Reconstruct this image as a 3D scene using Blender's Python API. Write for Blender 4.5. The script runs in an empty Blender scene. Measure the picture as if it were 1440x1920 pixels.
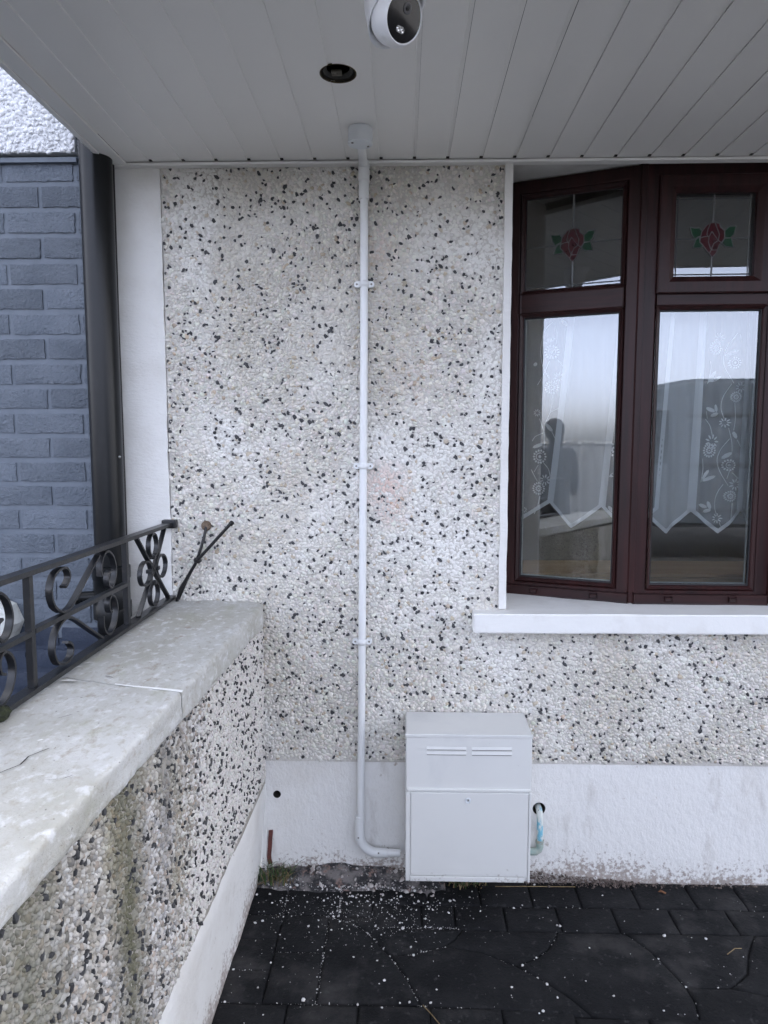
import bpy, bmesh, math, random
import numpy as np
from mathutils import Vector, Matrix
random.seed(7)
rng = np.random.default_rng(11)
PI = math.pi
S = bpy.context.scene
COL = S.collection

# ------------------------------------------------------------------ camera, sky, sun, exposure
cd = bpy.data.cameras.new('camera'); cam = bpy.data.objects.new('camera', cd); COL.objects.link(cam)
cd.sensor_fit = 'VERTICAL'; cd.sensor_height = 36.0; cd.lens = 36.0 * 1331.0 / 1920.0
cd.clip_start = 0.02; cd.clip_end = 2000
cam.location = (0, 0, 1.42)
cam.rotation_euler = (math.radians(90 - 5.662), 0, math.radians(1.499))
S.camera = cam
SUN_EL, SUN_AZ = math.radians(29), math.radians(12)      # sun behind the house in a milky sky: the front is lit by open sky
w = bpy.data.worlds.new('World'); S.world = w; w.use_nodes = True
nt = w.node_tree; bg = nt.nodes['Background']
sky = nt.nodes.new('ShaderNodeTexSky'); sky.sky_type = 'NISHITA'; sky.sun_disc = False
sky.sun_elevation = SUN_EL; sky.sun_rotation = SUN_AZ
sky.air_density = 0.03; sky.dust_density = 5.5; sky.ozone_density = 3.0
tint = nt.nodes.new('ShaderNodeMix'); tint.data_type = 'RGBA'; tint.blend_type = 'MULTIPLY'; tint.inputs[0].default_value = 1.0   # one even tint for the whole sky
tint.inputs[7].default_value = (.985, 1.0, .92, 1); nt.links.new(sky.outputs[0], tint.inputs[6]); nt.links.new(tint.outputs[2], bg.inputs[0]); bg.inputs[1].default_value = 0.15
sl = bpy.data.lights.new('sun', 'SUN'); sl.energy = 0.5; sl.angle = math.radians(10); sl.color = (1.0, 0.93, 0.85)
sun = bpy.data.objects.new('sun', sl); COL.objects.link(sun)
sd = Vector((math.sin(SUN_AZ) * math.cos(SUN_EL), math.cos(SUN_AZ) * math.cos(SUN_EL), math.sin(SUN_EL)))
sun.rotation_euler = (-sd).to_track_quat('-Z', 'Y').to_euler(); sun.location = (-3, -8, 6)
vs = S.view_settings; vs.view_transform = 'Standard'; vs.look = 'None'; vs.gamma = 1; vs.use_curve_mapping = False
vs.exposure = 5.68
S.cycles.max_bounces = 10; S.cycles.transparent_max_bounces = 24

# ------------------------------------------------------------------ materials
def nodes(m):
    m.use_nodes = True
    return m.node_tree, m.node_tree.nodes['Principled BSDF']
def mat(name, col, rough=0.6, col2=None, scale=8.0, lo=0.35, hi=0.65, detail=6.0, bump=0.0, bscale=60.0, bdist=0.004,
        spec=0.5, stretch=(1, 1, 1), bstretch=(1, 1, 1), metal=0.0, layers=(), splash=None):
    """noise-mottled paint: col -> col2, further (colour, scale, lo, hi, stretch) layers on top, fine relief by bump"""
    m = bpy.data.materials.new(name); t, p = nodes(m)
    p.inputs['Roughness'].default_value = rough; p.inputs['Metallic'].default_value = metal
    p.inputs['Specular IOR Level'].default_value = spec
    N, L = t.nodes.new, t.links.new
    geo = N('ShaderNodeNewGeometry')
    def noise(sc, st, det=6.0, off=0.0):
        mp = N('ShaderNodeMapping'); mp.inputs['Scale'].default_value = st; mp.inputs['Location'].default_value = (off, off * .7, off * 1.3)
        L(geo.outputs['Position'], mp.inputs[0])
        n = N('ShaderNodeTexNoise'); n.inputs['Scale'].default_value = sc; n.inputs['Detail'].default_value = det
        n.inputs['Roughness'].default_value = 0.62
        L(mp.outputs[0], n.inputs['Vector']); return n
    p.inputs['Base Color'].default_value = (*col, 1)
    cur = None
    allL = ([(col2, scale, lo, hi, stretch)] if col2 else []) + list(layers)
    for i, (c, sc, a, b, st) in enumerate(allL):
        n = noise(sc, st, detail, 3.7 * i)
        mr = N('ShaderNodeMapRange'); mr.inputs[1].default_value = a; mr.inputs[2].default_value = b
        L(n.outputs[0], mr.inputs[0])
        mx = N('ShaderNodeMix'); mx.data_type = 'RGBA'
        L(mr.outputs[0], mx.inputs[0])
        if cur is None: mx.inputs[6].default_value = (*col, 1)
        else: L(cur, mx.inputs[6])
        mx.inputs[7].default_value = (*c, 1)
        cur = mx.outputs[2]
    if splash:      # mud spattered up from the paving: speckles that thin out with height
        sx = N('ShaderNodeSeparateXYZ'); L(geo.outputs['Position'], sx.inputs[0])
        n = noise(95, (1, 1, 1), 5.0, 7.7); n2 = noise(9, (1, 1, .4), 3.0, 2.2)
        a = N('ShaderNodeMath'); a.operation = 'MULTIPLY_ADD'; a.inputs[1].default_value = splash[1]; a.inputs[2].default_value = splash[2]; L(sx.outputs[2], a.inputs[0])
        b = N('ShaderNodeMath'); b.operation = 'ADD'; L(n.outputs[0], b.inputs[0]); L(a.outputs[0], b.inputs[1])
        c = N('ShaderNodeMath'); c.operation = 'MULTIPLY_ADD'; c.inputs[1].default_value = .55; L(n2.outputs[0], c.inputs[0]); L(b.outputs[0], c.inputs[2])
        mr = N('ShaderNodeMapRange'); mr.inputs[1].default_value = .80; mr.inputs[2].default_value = .95; mr.inputs[4].default_value = .8; L(c.outputs[0], mr.inputs[0])
        mx = N('ShaderNodeMix'); mx.data_type = 'RGBA'; L(mr.outputs[0], mx.inputs[0])
        if cur is None: mx.inputs[6].default_value = (*col, 1)
        else: L(cur, mx.inputs[6])
        mx.inputs[7].default_value = (*splash[0], 1); cur = mx.outputs[2]
    if cur is not None: L(cur, p.inputs['Base Color'])
    if bump:
        n = noise(bscale, bstretch, 8.0, 1.9)
        bn = N('ShaderNodeBump'); bn.inputs['Strength'].default_value = bump; bn.inputs['Distance'].default_value = bdist
        L(n.outputs[0], bn.inputs['Height']); L(bn.outputs[0], p.inputs['Normal'])
    return m
def attr_mat(name, rough=0.75, bump=0.3, bscale=300, spec=0.4):
    m = mat(name, (.5, .5, .5), rough, bump=bump, bscale=bscale, bdist=.002, spec=spec); t = m.node_tree
    a = t.nodes.new('ShaderNodeVertexColor'); a.layer_name = 'tint'
    t.links.new(a.outputs[0], t.nodes['Principled BSDF'].inputs['Base Color'])
    return m
M = {}
M['dash_base'] = mat('dash_render', (.54, .515, .47), .9, (.64, .62, .585), 7, bump=1.0, bscale=110, bdist=.006, spec=.3,
                     layers=[((.46, .42, .36), 3.2, .62, .80, (1, 1, .6))])
M['pebble'] = attr_mat('pebble', .8, .8, 170)
M['dark_pebble'] = mat('dark_pebble', (.026, .028, .032), .55, (.06, .06, .062), 90, bump=.3, bscale=260)
M['white_paint'] = mat('white_masonry_paint', (.75, .745, .72), .75, (.65, .635, .60), 6, .45, .8, bump=.55, bscale=70, bdist=.005, bstretch=(1, 1, 2.2), spec=.3)
M['plinth'] = mat('plinth_paint', (.76, .755, .735), .7, (.67, .65, .61), 4, .5, .8, bump=.7, bscale=42, bdist=.006, bstretch=(1.6, 1, 1), spec=.3,
                  layers=[((.45, .40, .35), 26, .66, .72, (1, 1, 1)), ((.58, .56, .53), 7, .60, .74, (1.5, 1, .6))], splash=((.26, .21, .18), -3.0, .22))
M['sill_paint'] = mat('sill_paint', (.78, .78, .76), .55, (.69, .68, .65), 14, .5, .8, bump=.25, bscale=80)
M['coping'] = mat('worn_white_coping', (.58, .582, .565), .88, (.40, .39, .335), 4.0, .38, .68, bump=1.0, bscale=150, bdist=.004, spec=.25, detail=12.0, stretch=(1, .8, 1),
                  layers=[((.44, .42, .37), 75, .52, .68, (1, .7, 1)), ((.66, .665, .66), 46, .53, .66, (1, .7, 1)), ((.38, .34, .29), 24, .60, .70, (1, .6, 1)), ((.40, .40, .31), 7, .56, .76, (1.5, .7, 1)), ((.15, .14, .12), 140, .65, .72, (1, .6, 1))])
M['brick'] = mat('blue_grey_painted_brick', (.112, .135, .168), .55, (.152, .178, .215), 9, bump=1.0, bscale=105, bdist=.010, spec=.4)
M['mortar'] = mat('blue_grey_painted_mortar', (.122, .146, .180), .6, (.148, .174, .210), 20, bump=.3, bscale=90, bdist=.003)
M['brick_dark'] = mat('navy_painted_brick', (.022, .034, .062), .55, (.03, .044, .076), 12, bump=.55, bscale=150, bdist=.004)
M['roughcast'] = mat('white_roughcast', (.80, .81, .83), .8, (.74, .75, .77), 30, bump=.6, bscale=120)
M['black_pipe'] = mat('black_gloss_pipe', (.005, .006, .007), .30, (.012, .013, .014), 14, .52, .78, spec=.3, bump=.12, bscale=160, bdist=.002, stretch=(1, 1, .35))
M['black_iron'] = mat('black_painted_iron', (.010, .011, .013), .33, (.03, .026, .024), 40, .55, .7, bump=.25, bscale=140, bdist=.002)
M['black_plastic'] = mat('black_plastic', (.008, .008, .009), .4)
M['pvc'] = mat('soffit_white_pvc', (.87, .86, .825), .42, (.84, .83, .80), 1.5)
M['pvc_trim'] = mat('trim_white_pvc', (.84, .835, .805), .4)
M['void'] = mat('void_shade_black', (.03, .027, .022), .9)  # near-black, puts shade into holes and groove ends by colour
M['foam'] = mat('yellowed_foam', (.11, .085, .035), .9, (.03, .022, .012), 90, bump=.5, bscale=160)
M['conduit'] = mat('white_conduit', (.74, .755, .755), .32)
M['jbox'] = mat('grey_white_box', (.66, .69, .71), .4)
M['screw'] = mat('screw_steel', (.25, .24, .22), .4, metal=.8)
M['meter'] = mat('white_meter_plastic', (.69, .695, .68), .38, (.65, .655, .64), 3, .45, .75, layers=[((.46, .46, .44), 60, .70, .74, (1, 1, 1)), ((.60, .61, .61), 5, .58, .78, (1, 1, .5))], splash=((.30, .27, .24), -4.0, .42))
M['meter_top'] = M['meter']
M['mahogany'] = mat('mahogany_woodgrain', (.036, .0105, .010), .42, (.014, .006, .006), 24, .35, .7, bump=.25, bscale=60, bdist=.0015, stretch=(2, 2, .12), bstretch=(6, 6, .5), spec=.3)
M['mahogany_h'] = mat('mahogany_woodgrain_across', (.036, .0105, .010), .42, (.014, .006, .006), 24, .35, .7, bump=.25, bscale=60, bdist=.0015, stretch=(.12, .5, 3), bstretch=(.5, 1, 8), spec=.3)
M['gasket'] = mat('black_gasket', (.006, .006, .007), .6)
M['cream_bead'] = mat('cream_spacer', (.45, .48, .47), .5)
M['lead'] = mat('lead_came', (.16, .165, .17), .45, metal=.3)
M['red_glass'] = mat('red_stained_glass', (.055, .004, .009), .12, (.03, .003, .006), 60)
M['green_glass'] = mat('green_stained_glass', (.004, .042, .018), .12, (.003, .026, .012), 60)
M['wood'] = mat('pale_window_board', (.38, .27, .16), .5, (.30, .20, .11), 18, stretch=(.2, 1, 1))
M['room'] = mat('room_plaster', (.20, .19, .18), .9)
M['paver'] = mat('black_printed_concrete', (.007, .0075, .009), .8, (.018, .0185, .020), 7, .42, .74, bump=1.0, bscale=110, bdist=.005, spec=.2,
                 layers=[((.060, .060, .062), 42, .60, .74, (1, 1, 1)), ((.060, .058, .058), 4, .54, .78, (1, 1, 1)), ((.006, .006, .008), 8, .58, .75, (1, 1, 1))])
M['joint'] = mat('paving_joint', (.008, .008, .009), .85, (.03, .03, .03), 40)
M['haunch'] = mat('mortar_haunch', (.20, .185, .18), .9, (.035, .035, .038), 22, .42, .54, bump=1.0, bscale=140, bdist=.008, layers=[((.30, .20, .17), 26, .58, .66, (1, 1, 1)), ((.45, .43, .42), 60, .60, .68, (1, 1, 1))])
M['chip'] = mat('white_chip', (.66, .66, .66), .75, (.50, .49, .48), 120)
M['soil'] = mat('brown_soil', (.20, .155, .135), .95, (.07, .058, .052), 70, bump=.5, bscale=200)
M['red_brick'] = mat('exposed_red_brick', (.15, .042, .034), .85, (.09, .035, .03), 50, bump=.6, bscale=140)
M['blue_pipe'] = mat('peeling_blue_pipe', (.60, .63, .60), .5, (.16, .42, .54), 36, .50, .56, stretch=(1, 1, .4), layers=[((.05, .05, .05), 60, .66, .70, (1, 1, 1))])
M['asphalt'] = mat('asphalt', (.032, .033, .035), .95, (.042, .042, .044), 3, bump=.3, bscale=60, spec=.1)
M['green_blade'] = mat('green_blade', (.055, .105, .03), .5, (.03, .06, .02), 60)
M['dry_blade'] = mat('dry_blade', (.26, .20, .10), .7, (.15, .10, .05), 60)
M['moss'] = mat('moss', (.035, .045, .015), .95, (.015, .018, .01), 120, bump=.8, bscale=260)
M['cam_white'] = mat('camera_white', (.80, .81, .82), .28)
M['cam_glass'] = mat('camera_black_glass', (.003, .003, .004), .06)
M['lens'] = mat('lens_grey', (.06, .06, .065), .2)
M['chrome'] = mat('led_reflector', (.8, .8, .8), .15, metal=1.0)
M['van'] = mat('van_grey_paint', (.055, .068, .088), .4)
M['van_glass'] = mat('van_glass', (.01, .012, .014), .05)
M['rubber'] = mat('tyre_rubber', (.012, .012, .012), .8)
M['cloth'] = mat('dark_jacket', (.02, .022, .03), .9)
M['skin'] = mat('skin', (.45, .28, .21), .5)
M['hair'] = mat('dark_hair', (.015, .011, .009), .6)
M['timber'] = mat('weathered_pole', (.09, .075, .06), .85)
M['leaf'] = mat('dead_leaf', (.14, .06, .025), .8)
def glass_mat():
    m = bpy.data.materials.new('double_glazing'); m.use_nodes = True; t = m.node_tree
    for n in list(t.nodes): t.nodes.remove(n)
    o = t.nodes.new('ShaderNodeOutputMaterial'); mx = t.nodes.new('ShaderNodeMixShader')
    tr = t.nodes.new('ShaderNodeBsdfTransparent'); tr.inputs[0].default_value = (.95, .98, .97, 1)
    gl = t.nodes.new('ShaderNodeBsdfGlossy'); gl.inputs['Roughness'].default_value = 0.0; gl.inputs[0].default_value = (.93, .97, 1, 1)
    fr = t.nodes.new('ShaderNodeFresnel'); fr.inputs[0].default_value = 2.4
    t.links.new(fr.outputs[0], mx.inputs[0]); t.links.new(tr.outputs[0], mx.inputs[1]); t.links.new(gl.outputs[0], mx.inputs[2])
    t.links.new(mx.outputs[0], o.inputs[0]); return m
M['glass'] = glass_mat()
def net_mat(name, alpha, col):
    m = bpy.data.materials.new(name); m.use_nodes = True; t = m.node_tree
    for n in list(t.nodes): t.nodes.remove(n)
    N = t.nodes.new
    o = N('ShaderNodeOutputMaterial'); mx = N('ShaderNodeMixShader'); mx.inputs[0].default_value = alpha
    tr = N('ShaderNodeBsdfTransparent'); di = N('ShaderNodeBsdfDiffuse'); di.inputs[0].default_value = (*col, 1)
    tl = N('ShaderNodeBsdfTranslucent'); tl.inputs[0].default_value = (*col, 1)
    m2 = N('ShaderNodeMixShader'); m2.inputs[0].default_value = .10
    t.links.new(di.outputs[0], m2.inputs[1]); t.links.new(tl.outputs[0], m2.inputs[2])
    t.links.new(tr.outputs[0], mx.inputs[1]); t.links.new(m2.outputs[0], mx.inputs[2]); t.links.new(mx.outputs[0], o.inputs[0]); return m
M['net_plain'] = net_mat('plain_net', .62, (.88, .90, .92))
M['net_sheer'] = net_mat('sheer_net', .36, (.88, .90, .92))
M['net_hem'] = net_mat('net_hem', .97, (.92, .94, .96))
M['lace'] = net_mat('lace_stitching', 1.0, (.94, .95, .96))

# ------------------------------------------------------------------ helpers
ORG = {}
def tag(o, label, cat, group=None, kind=None):
    o['label'] = label; o['category'] = cat
    if group: o['group'] = group
    if kind: o['kind'] = kind
    return o
def thing(name, label, cat, loc=(0, 0, 0), group=None, kind=None):
    o = bpy.data.objects.new(name, None); COL.objects.link(o); o.location = loc; o.empty_display_size = .1
    ORG[o.name] = Vector(loc); return tag(o, label, cat, group, kind)
def struct(o): o['kind'] = 'structure'; return o
def link(name, me, parent=None, loc=None):
    """link a mesh given in world coordinates, or a shared mesh placed at loc (world)"""
    o = bpy.data.objects.new(name, me); COL.objects.link(o)
    po = ORG[parent.name] if parent else Vector((0, 0, 0))
    if parent: o.parent = parent
    wl = Vector(loc) if loc is not None else Vector((0, 0, 0))
    o.location = wl - po; ORG[o.name] = wl
    return o
def mesh(name, verts, faces, m=None, smooth=False):
    me = bpy.data.meshes.new(name); me.from_pydata([tuple(v) for v in verts], [], [tuple(f) for f in faces]); me.update()
    if m: me.materials.append(m)
    if smooth: me.polygons.foreach_set('use_smooth', [True] * len(me.polygons))
    return me
def obj(name, verts, faces, m, parent=None, smooth=False):
    return link(name, mesh(name, verts, faces, m, smooth), parent)
def from_bm(name, bm, m, parent=None, smooth=False, loc=None):
    bmesh.ops.recalc_face_normals(bm, faces=bm.faces)
    me = bpy.data.meshes.new(name); bm.to_mesh(me); bm.free(); me.materials.append(m)
    if smooth: me.polygons.foreach_set('use_smooth', [True] * len(me.polygons))
    return link(name, me, parent, loc)
def bm_box(bm, x0, x1, y0, y1, z0, z1):
    r = bmesh.ops.create_cube(bm, size=1)
    for v in r['verts']:
        v.co = Vector((x0 + (v.co.x + .5) * (x1 - x0), y0 + (v.co.y + .5) * (y1 - y0), z0 + (v.co.z + .5) * (z1 - z0)))
    return r['verts']
def bevel(bm, off, seg=2):
    bmesh.ops.bevel(bm, geom=list(bm.edges), offset=off, segments=seg, affect='EDGES', profile=.5)
def box(name, x0, x1, y0, y1, z0, z1, m, parent=None, bv=0.0, seg=2):
    bm = bmesh.new(); bm_box(bm, x0, x1, y0, y1, z0, z1)
    if bv: bevel(bm, bv, seg)
    return from_bm(name, bm, m, parent)
def tube_data(path, r, seg=16, caps=True):
    P = [Vector(p) for p in path]; n = len(P); V = []; F = []
    up = None
    for i, p in enumerate(P):
        d = (P[min(i + 1, n - 1)] - P[max(i - 1, 0)]).normalized()
        if up is None:
            up = Vector((0, 0, 1)) if abs(d.z) < .9 else Vector((1, 0, 0))
        a = (up - d * up.dot(d)).normalized(); up = a; b = d.cross(a)
        rr = r[i] if isinstance(r, (list, tuple)) else r
        for k in range(seg):
            t = 2 * PI * k / seg; V.append(p + (a * math.cos(t) + b * math.sin(t)) * rr)
    for i in range(n - 1):
        for k in range(seg):
            k2 = (k + 1) % seg; F.append((i * seg + k, i * seg + k2, (i + 1) * seg + k2, (i + 1) * seg + k))
    if caps: F.append(tuple(range(seg))[::-1]); F.append(tuple(range((n - 1) * seg, n * seg)))
    return V, F
def set_smooth_angle(me, ang=40):
    me.polygons.foreach_set('use_smooth', [True] * len(me.polygons))
    try: me.set_sharp_from_angle(angle=math.radians(ang))
    except Exception: pass
def tube(name, path, r, m, parent=None, seg=16, caps=True):
    V, F = tube_data(path, r, seg, caps); me = mesh(name, V, F, m); set_smooth_angle(me)
    return link(name, me, parent)
def lathe(name, prof, m, parent=None, origin=(0, 0, 0), axis=(0, 0, 1), seg=32, caps=True):
    """prof: (radius, height) pairs turned about axis through origin"""
    ax = Vector(axis).normalized(); q = Vector((0, 0, 1)).rotation_difference(ax); V = []; F = []; o = Vector(origin)
    for r, h in prof:
        for k in range(seg):
            t = 2 * PI * k / seg; V.append(o + q @ Vector((r * math.cos(t), r * math.sin(t), h)))
    n = len(prof)
    for i in range(n - 1):
        for k in range(seg):
            k2 = (k + 1) % seg; F.append((i * seg + k, i * seg + k2, (i + 1) * seg + k2, (i + 1) * seg + k))
    if caps: F.append(tuple(range(seg))[::-1]); F.append(tuple(range((n - 1) * seg, n * seg)))
    me = mesh(name, V, F, m); set_smooth_angle(me, 35); return link(name, me, parent)
def cut(o, cutters):
    """carve cylinders (p0, p1, r, material) out of a mesh object; the cutters are removed afterwards"""
    tmp = []
    for p0, p1, r, m in cutters:
        V, F = tube_data([p0, p1], r, 28); me = mesh('cutter', [Vector(v) - ORG[o.name] for v in V], F, m)
        c = bpy.data.objects.new('cutter', me); COL.objects.link(c); c.parent = o; tmp.append(c)
        md = o.modifiers.new('cut', 'BOOLEAN'); md.object = c; md.solver = 'EXACT'
        try: md.material_mode = 'TRANSFER'
        except Exception: pass
    bpy.context.view_layer.update()
    dg = bpy.context.evaluated_depsgraph_get(); me = bpy.data.meshes.new_from_object(o.evaluated_get(dg))
    o.modifiers.clear(); o.data = me
    for c in tmp: bpy.data.objects.remove(c)
def noise3(x, y, z, s=1.0, seed=0.0):
    from mathutils import noise as mn
    return mn.noise(Vector((x * s + seed, y * s + seed * 1.7, z * s - seed)))
def vnoise(a, b, s, seed=0):
    """cheap smooth 2D value noise on arrays, 0..1"""
    r = np.random.default_rng(seed); G = r.random((64, 64))
    u = a * s + 17.3; v = b * s + 9.1; iu = np.floor(u).astype(int); iv = np.floor(v).astype(int); fu = u - iu; fv = v - iv
    fu = fu * fu * (3 - 2 * fu); fv = fv * fv * (3 - 2 * fv)
    g = lambda i, j: G[i % 64, j % 64]
    return (g(iu, iv) * (1 - fu) + g(iu + 1, iv) * fu) * (1 - fv) + (g(iu, iv + 1) * (1 - fu) + g(iu + 1, iv + 1) * fu) * fv
def fbm(a, b, s, seed=0): return (vnoise(a, b, s, seed) + .5 * vnoise(a, b, s * 2.1, seed + 1) + .25 * vnoise(a, b, s * 4.3, seed + 2)) / 1.75

# ---- pebbles set in render: thousands of low domes in one mesh
def hexpts(u0, u1, v0, v1, pitch, jit=.42):
    nu = int((u1 - u0) / pitch) + 1; nv = int((v1 - v0) / (pitch * .87)) + 1
    i, j = np.meshgrid(np.arange(nu), np.arange(nv), indexing='ij'); i = i.ravel(); j = j.ravel()
    u = u0 + (i + .5 * (j % 2) + rng.uniform(-jit, jit, i.size)) * pitch; v = v0 + (j + rng.uniform(-jit, jit, i.size)) * pitch * .87
    k = (u > u0) & (u < u1) & (v > v0) & (v < v1); return u[k], v[k]
def dome_mesh(name, u, v, P0, U, V, Nn, size, height, cols, m, seg=7, ang=.18, aspect=(.6, 1.0), flat=False, sink=.15):
    n = u.size; U = np.array(U, float); V = np.array(V, float); Nn = np.array(Nn, float); P0 = np.array(P0, float)
    P0 = P0 if P0.ndim == 2 else P0[None, :]
    th = rng.uniform(0, 2 * PI, n); asp = rng.uniform(*aspect, n)
    rings = [(1.0, -sink), (.78 if flat else .80, .60), (.0, 1.0)] if not flat else [(1.0, -sink), (.86, .75), (.0, .95)]
    t = np.linspace(0, 2 * PI, seg, endpoint=False)
    out = np.zeros((n, seg * 2 + 1, 3)); tilt_u = rng.normal(0, .22, n); tilt_v = rng.normal(0, .22, n)
    rad = 1 + rng.uniform(-ang, ang, (n, seg))
    c = P0 + u[:, None] * U + v[:, None] * V
    for k, (rr, hh) in enumerate(rings):
        if rr == 0:
            out[:, seg * 2] = c + Nn * (height * hh)[:, None]; continue
        lx = np.cos(t)[None, :] * rad * rr * size[:, None]; ly = np.sin(t)[None, :] * rad * rr * (size * asp)[:, None]
        a = lx * np.cos(th)[:, None] - ly * np.sin(th)[:, None]; b = lx * np.sin(th)[:, None] + ly * np.cos(th)[:, None]
        hgt = height[:, None] * hh + (a * tilt_u[:, None] + b * tilt_v[:, None]) * (1 if k else .3)
        out[:, k * seg:(k + 1) * seg] = c[:, None, :] + a[:, :, None] * U + b[:, :, None] * V + hgt[:, :, None] * Nn
    nv = seg * 2 + 1; base = (np.arange(n) * nv)[:, None, None]; k = np.arange(seg); k2 = (k + 1) % seg
    quads = np.stack([k, k2, seg + k2, seg + k], 1)[None] + base; tris = np.stack([seg + k, seg + k2, np.full(seg, 2 * seg)], 1)[None] + base
    me = bpy.data.meshes.new(name); verts = out.reshape(-1, 3)
    me.vertices.add(len(verts)); me.vertices.foreach_set('co', verts.ravel().astype(np.float32))
    lq = quads.reshape(-1); lt = tris.reshape(-1); me.loops.add(lq.size + lt.size)
    me.loops.foreach_set('vertex_index', np.concatenate([lq, lt]).astype(np.int32))
    nq, ntr = lq.size // 4, lt.size // 3; me.polygons.add(nq + ntr)
    me.polygons.foreach_set('loop_start', np.concatenate([np.arange(nq) * 4, nq * 4 + np.arange(ntr) * 3]).astype(np.int32))
    me.polygons.foreach_set('loop_total', np.concatenate([np.full(nq, 4), np.full(ntr, 3)]).astype(np.int32))
    me.polygons.foreach_set('use_smooth', np.ones(nq + ntr, bool) if not flat else np.zeros(nq + ntr, bool))
    me.update(calc_edges=True)
    if cols is not None:
        at = me.color_attributes.new('tint', 'FLOAT_COLOR', 'POINT')
        cc = np.ones((n, nv, 4), np.float32); cc[:, :, :3] = cols[:, None, :]; at.data.foreach_set('color', cc.ravel())
    me.materials.append(m); return me
def single_pebbles(parent, name, sel, u, v, P0, U, V, Nn, size, m, height=.35):
    """the largest dark stones as objects of their own; a few shapes shared between them"""
    var = []
    for k in range(8):
        me = dome_mesh(name, np.array([0.]), np.array([0.]), (0, 0, 0), U, V, Nn, np.array([1.0]), np.array([height]), None, m, seg=7, ang=.3, aspect=(.5, .85), flat=True)
        var.append(me)
    P0 = np.array(P0, float)
    for i in sel:
        p = (P0 if P0.ndim == 1 else P0[i]) + u[i] * np.array(U, float) + v[i] * np.array(V, float)
        o = link(name, var[i % 8], parent, p); s = size[i]; o.scale = (s, s, s)

# ------------------------------------------------------------------ setting: ground and paving
g = obj('ground', [(-150, -150, -.06), (150, -150, -.06), (150, 60, -.06), (-150, 60, -.06)], [(0, 1, 2, 3)], M['asphalt']); struct(g)
pv = box('paving', -.50, 3.2, .2, 2.30, -.055, -.011, M['joint']); struct(pv)
def paver(poly, inset=.0008, name='paving_stone'):
    """one pressed stone: inset outline, rounded shoulder, slight tilt"""
    P = [Vector((x, y, 0)) for x, y in poly]; n = len(P)
    A = sum(P[i].x * P[(i + 1) % n].y - P[(i + 1) % n].x * P[i].y for i in range(n))
    if A < 0: P = P[::-1]
    # resample so that edges wander a little
    Q = []
    for i in range(n):
        a, b = P[i], P[(i + 1) % n]; L = (b - a).length; k = max(1, int(L / .03))
        for j in range(k): Q.append(a.lerp(b, j / k))
    n = len(Q); tx, ty, h = random.gauss(0, .004), random.gauss(0, .004), random.gauss(0, .0008)
    c = sum(Q, Vector()) / n
    def ring(off, z):
        out = []
        for i in range(n):
            d1 = (Q[i] - Q[i - 1]).normalized(); d2 = (Q[(i + 1) % n] - Q[i]).normalized()
            nn = Vector((-d1.y - d2.y, d1.x + d2.x, 0))
            nn = nn.normalized() if nn.length > 1e-4 else Vector((0, 0, 0))
            p = Q[i] + nn * (off + .0018 * noise3(Q[i].x, Q[i].y, off, 38, 3))
            out.append((p.x, p.y, z + (p.x - c.x) * tx + (p.y - c.y) * ty + h + .0015 * noise3(p.x, p.y, 0, 20, 5)))
        return out
    V = ring(inset * .5, -.03) + ring(inset, -.007) + ring(inset + .0035, -.0016) + ring(inset + .010, 0.0) + [(c.x, c.y, h)]
    F = []
    for r in range(3):
        for i in range(n): j = (i + 1) % n; F.append((r * n + i, r * n + j, (r + 1) * n + j, (r + 1) * n + i))
    for i in range(n): F.append((3 * n + i, 3 * n + (i + 1) % n, 4 * n))
    me = mesh(name, V, F, M['paver']); set_smooth_angle(me, 50); return link(name, me, pv)
def quad(x0, x1, y0, y1, s0=0, s1=0): paver([(x0, y0), (x1, y0), (x1 + s1, y1), (x0 + s0, y1)])
# border course against the house wall, two rows, half bonded
xs1 = [-.455, -.27, -.09, .08, .245, .405, .555, .732, .908, 1.06, 1.235, 1.41, 1.59, 1.76, 1.94, 2.12, 2.3]
for a, b in zip(xs1[:2], xs1[1:3]): quad(a, b, 2.138, 2.20)
for a, b in zip(xs1[2:-1], xs1[3:]): quad(a, b, 2.062, 2.205)
for a, b in zip([-.468, -.360, -.190], [-.360, -.190, -.09]): quad(a, b, 2.006, 2.136)
quad(-.09, .06, 1.962, 2.060); quad(.06, .16, 1.962, 2.060)
xs2 = [.16, .31, .47, .639, .812, .983, 1.16, 1.33, 1.51, 1.69, 1.87, 2.05, 2.23]
for a, b in zip(xs2[:-1], xs2[1:]): quad(a, b, 1.952, 2.060)
# border columns along the garden wall
for x0, x1, ys in [(-.470, -.355, [2.004, 1.90, 1.780, 1.668]), (-.355, -.218, [2.004, 1.850, 1.669])]:
    for a, b in zip(ys[1:], ys[:-1]): quad(x0, x1, a, b)
# pressed fan shapes of the field
arc1 = [(-.212, 1.998), (-.151, 1.975), (-.095, 1.930), (-.03, 1.838), (.014, 1.760), (.049, 1.670)]
arc2 = [(-.022, 1.826), (.040, 1.850), (.077, 1.866), (.122, 1.880)]
arc2b = [(.122, 1.880), (.152, 1.910), (.179, 1.955)]
arc4 = [(.122, 1.880), (.226, 1.858), (.312, 1.812), (.383, 1.756), (.445, 1.690), (.474, 1.645)]
arc3 = [(.454, 1.948), (.436, 1.912), (.406, 1.872), (.365, 1.838), (.312, 1.812)]
arc5 = [(.650, 1.948), (.697, 1.880), (.729, 1.801), (.747, 1.745), (.750, 1.700), (.735, 1.632)]
paver([(-.216, 1.669)] + [(-.216, 1.995)] + arc1)
paver(arc1[:4] + arc2[1:] + arc2b[1:] + [(-.09, 1.960), (-.09, 2.003)])
paver(arc1[3:] + [(.20, 1.664), (.36, 1.652), (.474, 1.645)] + arc4[::-1][1:] + arc2[::-1][1:3])
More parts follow.
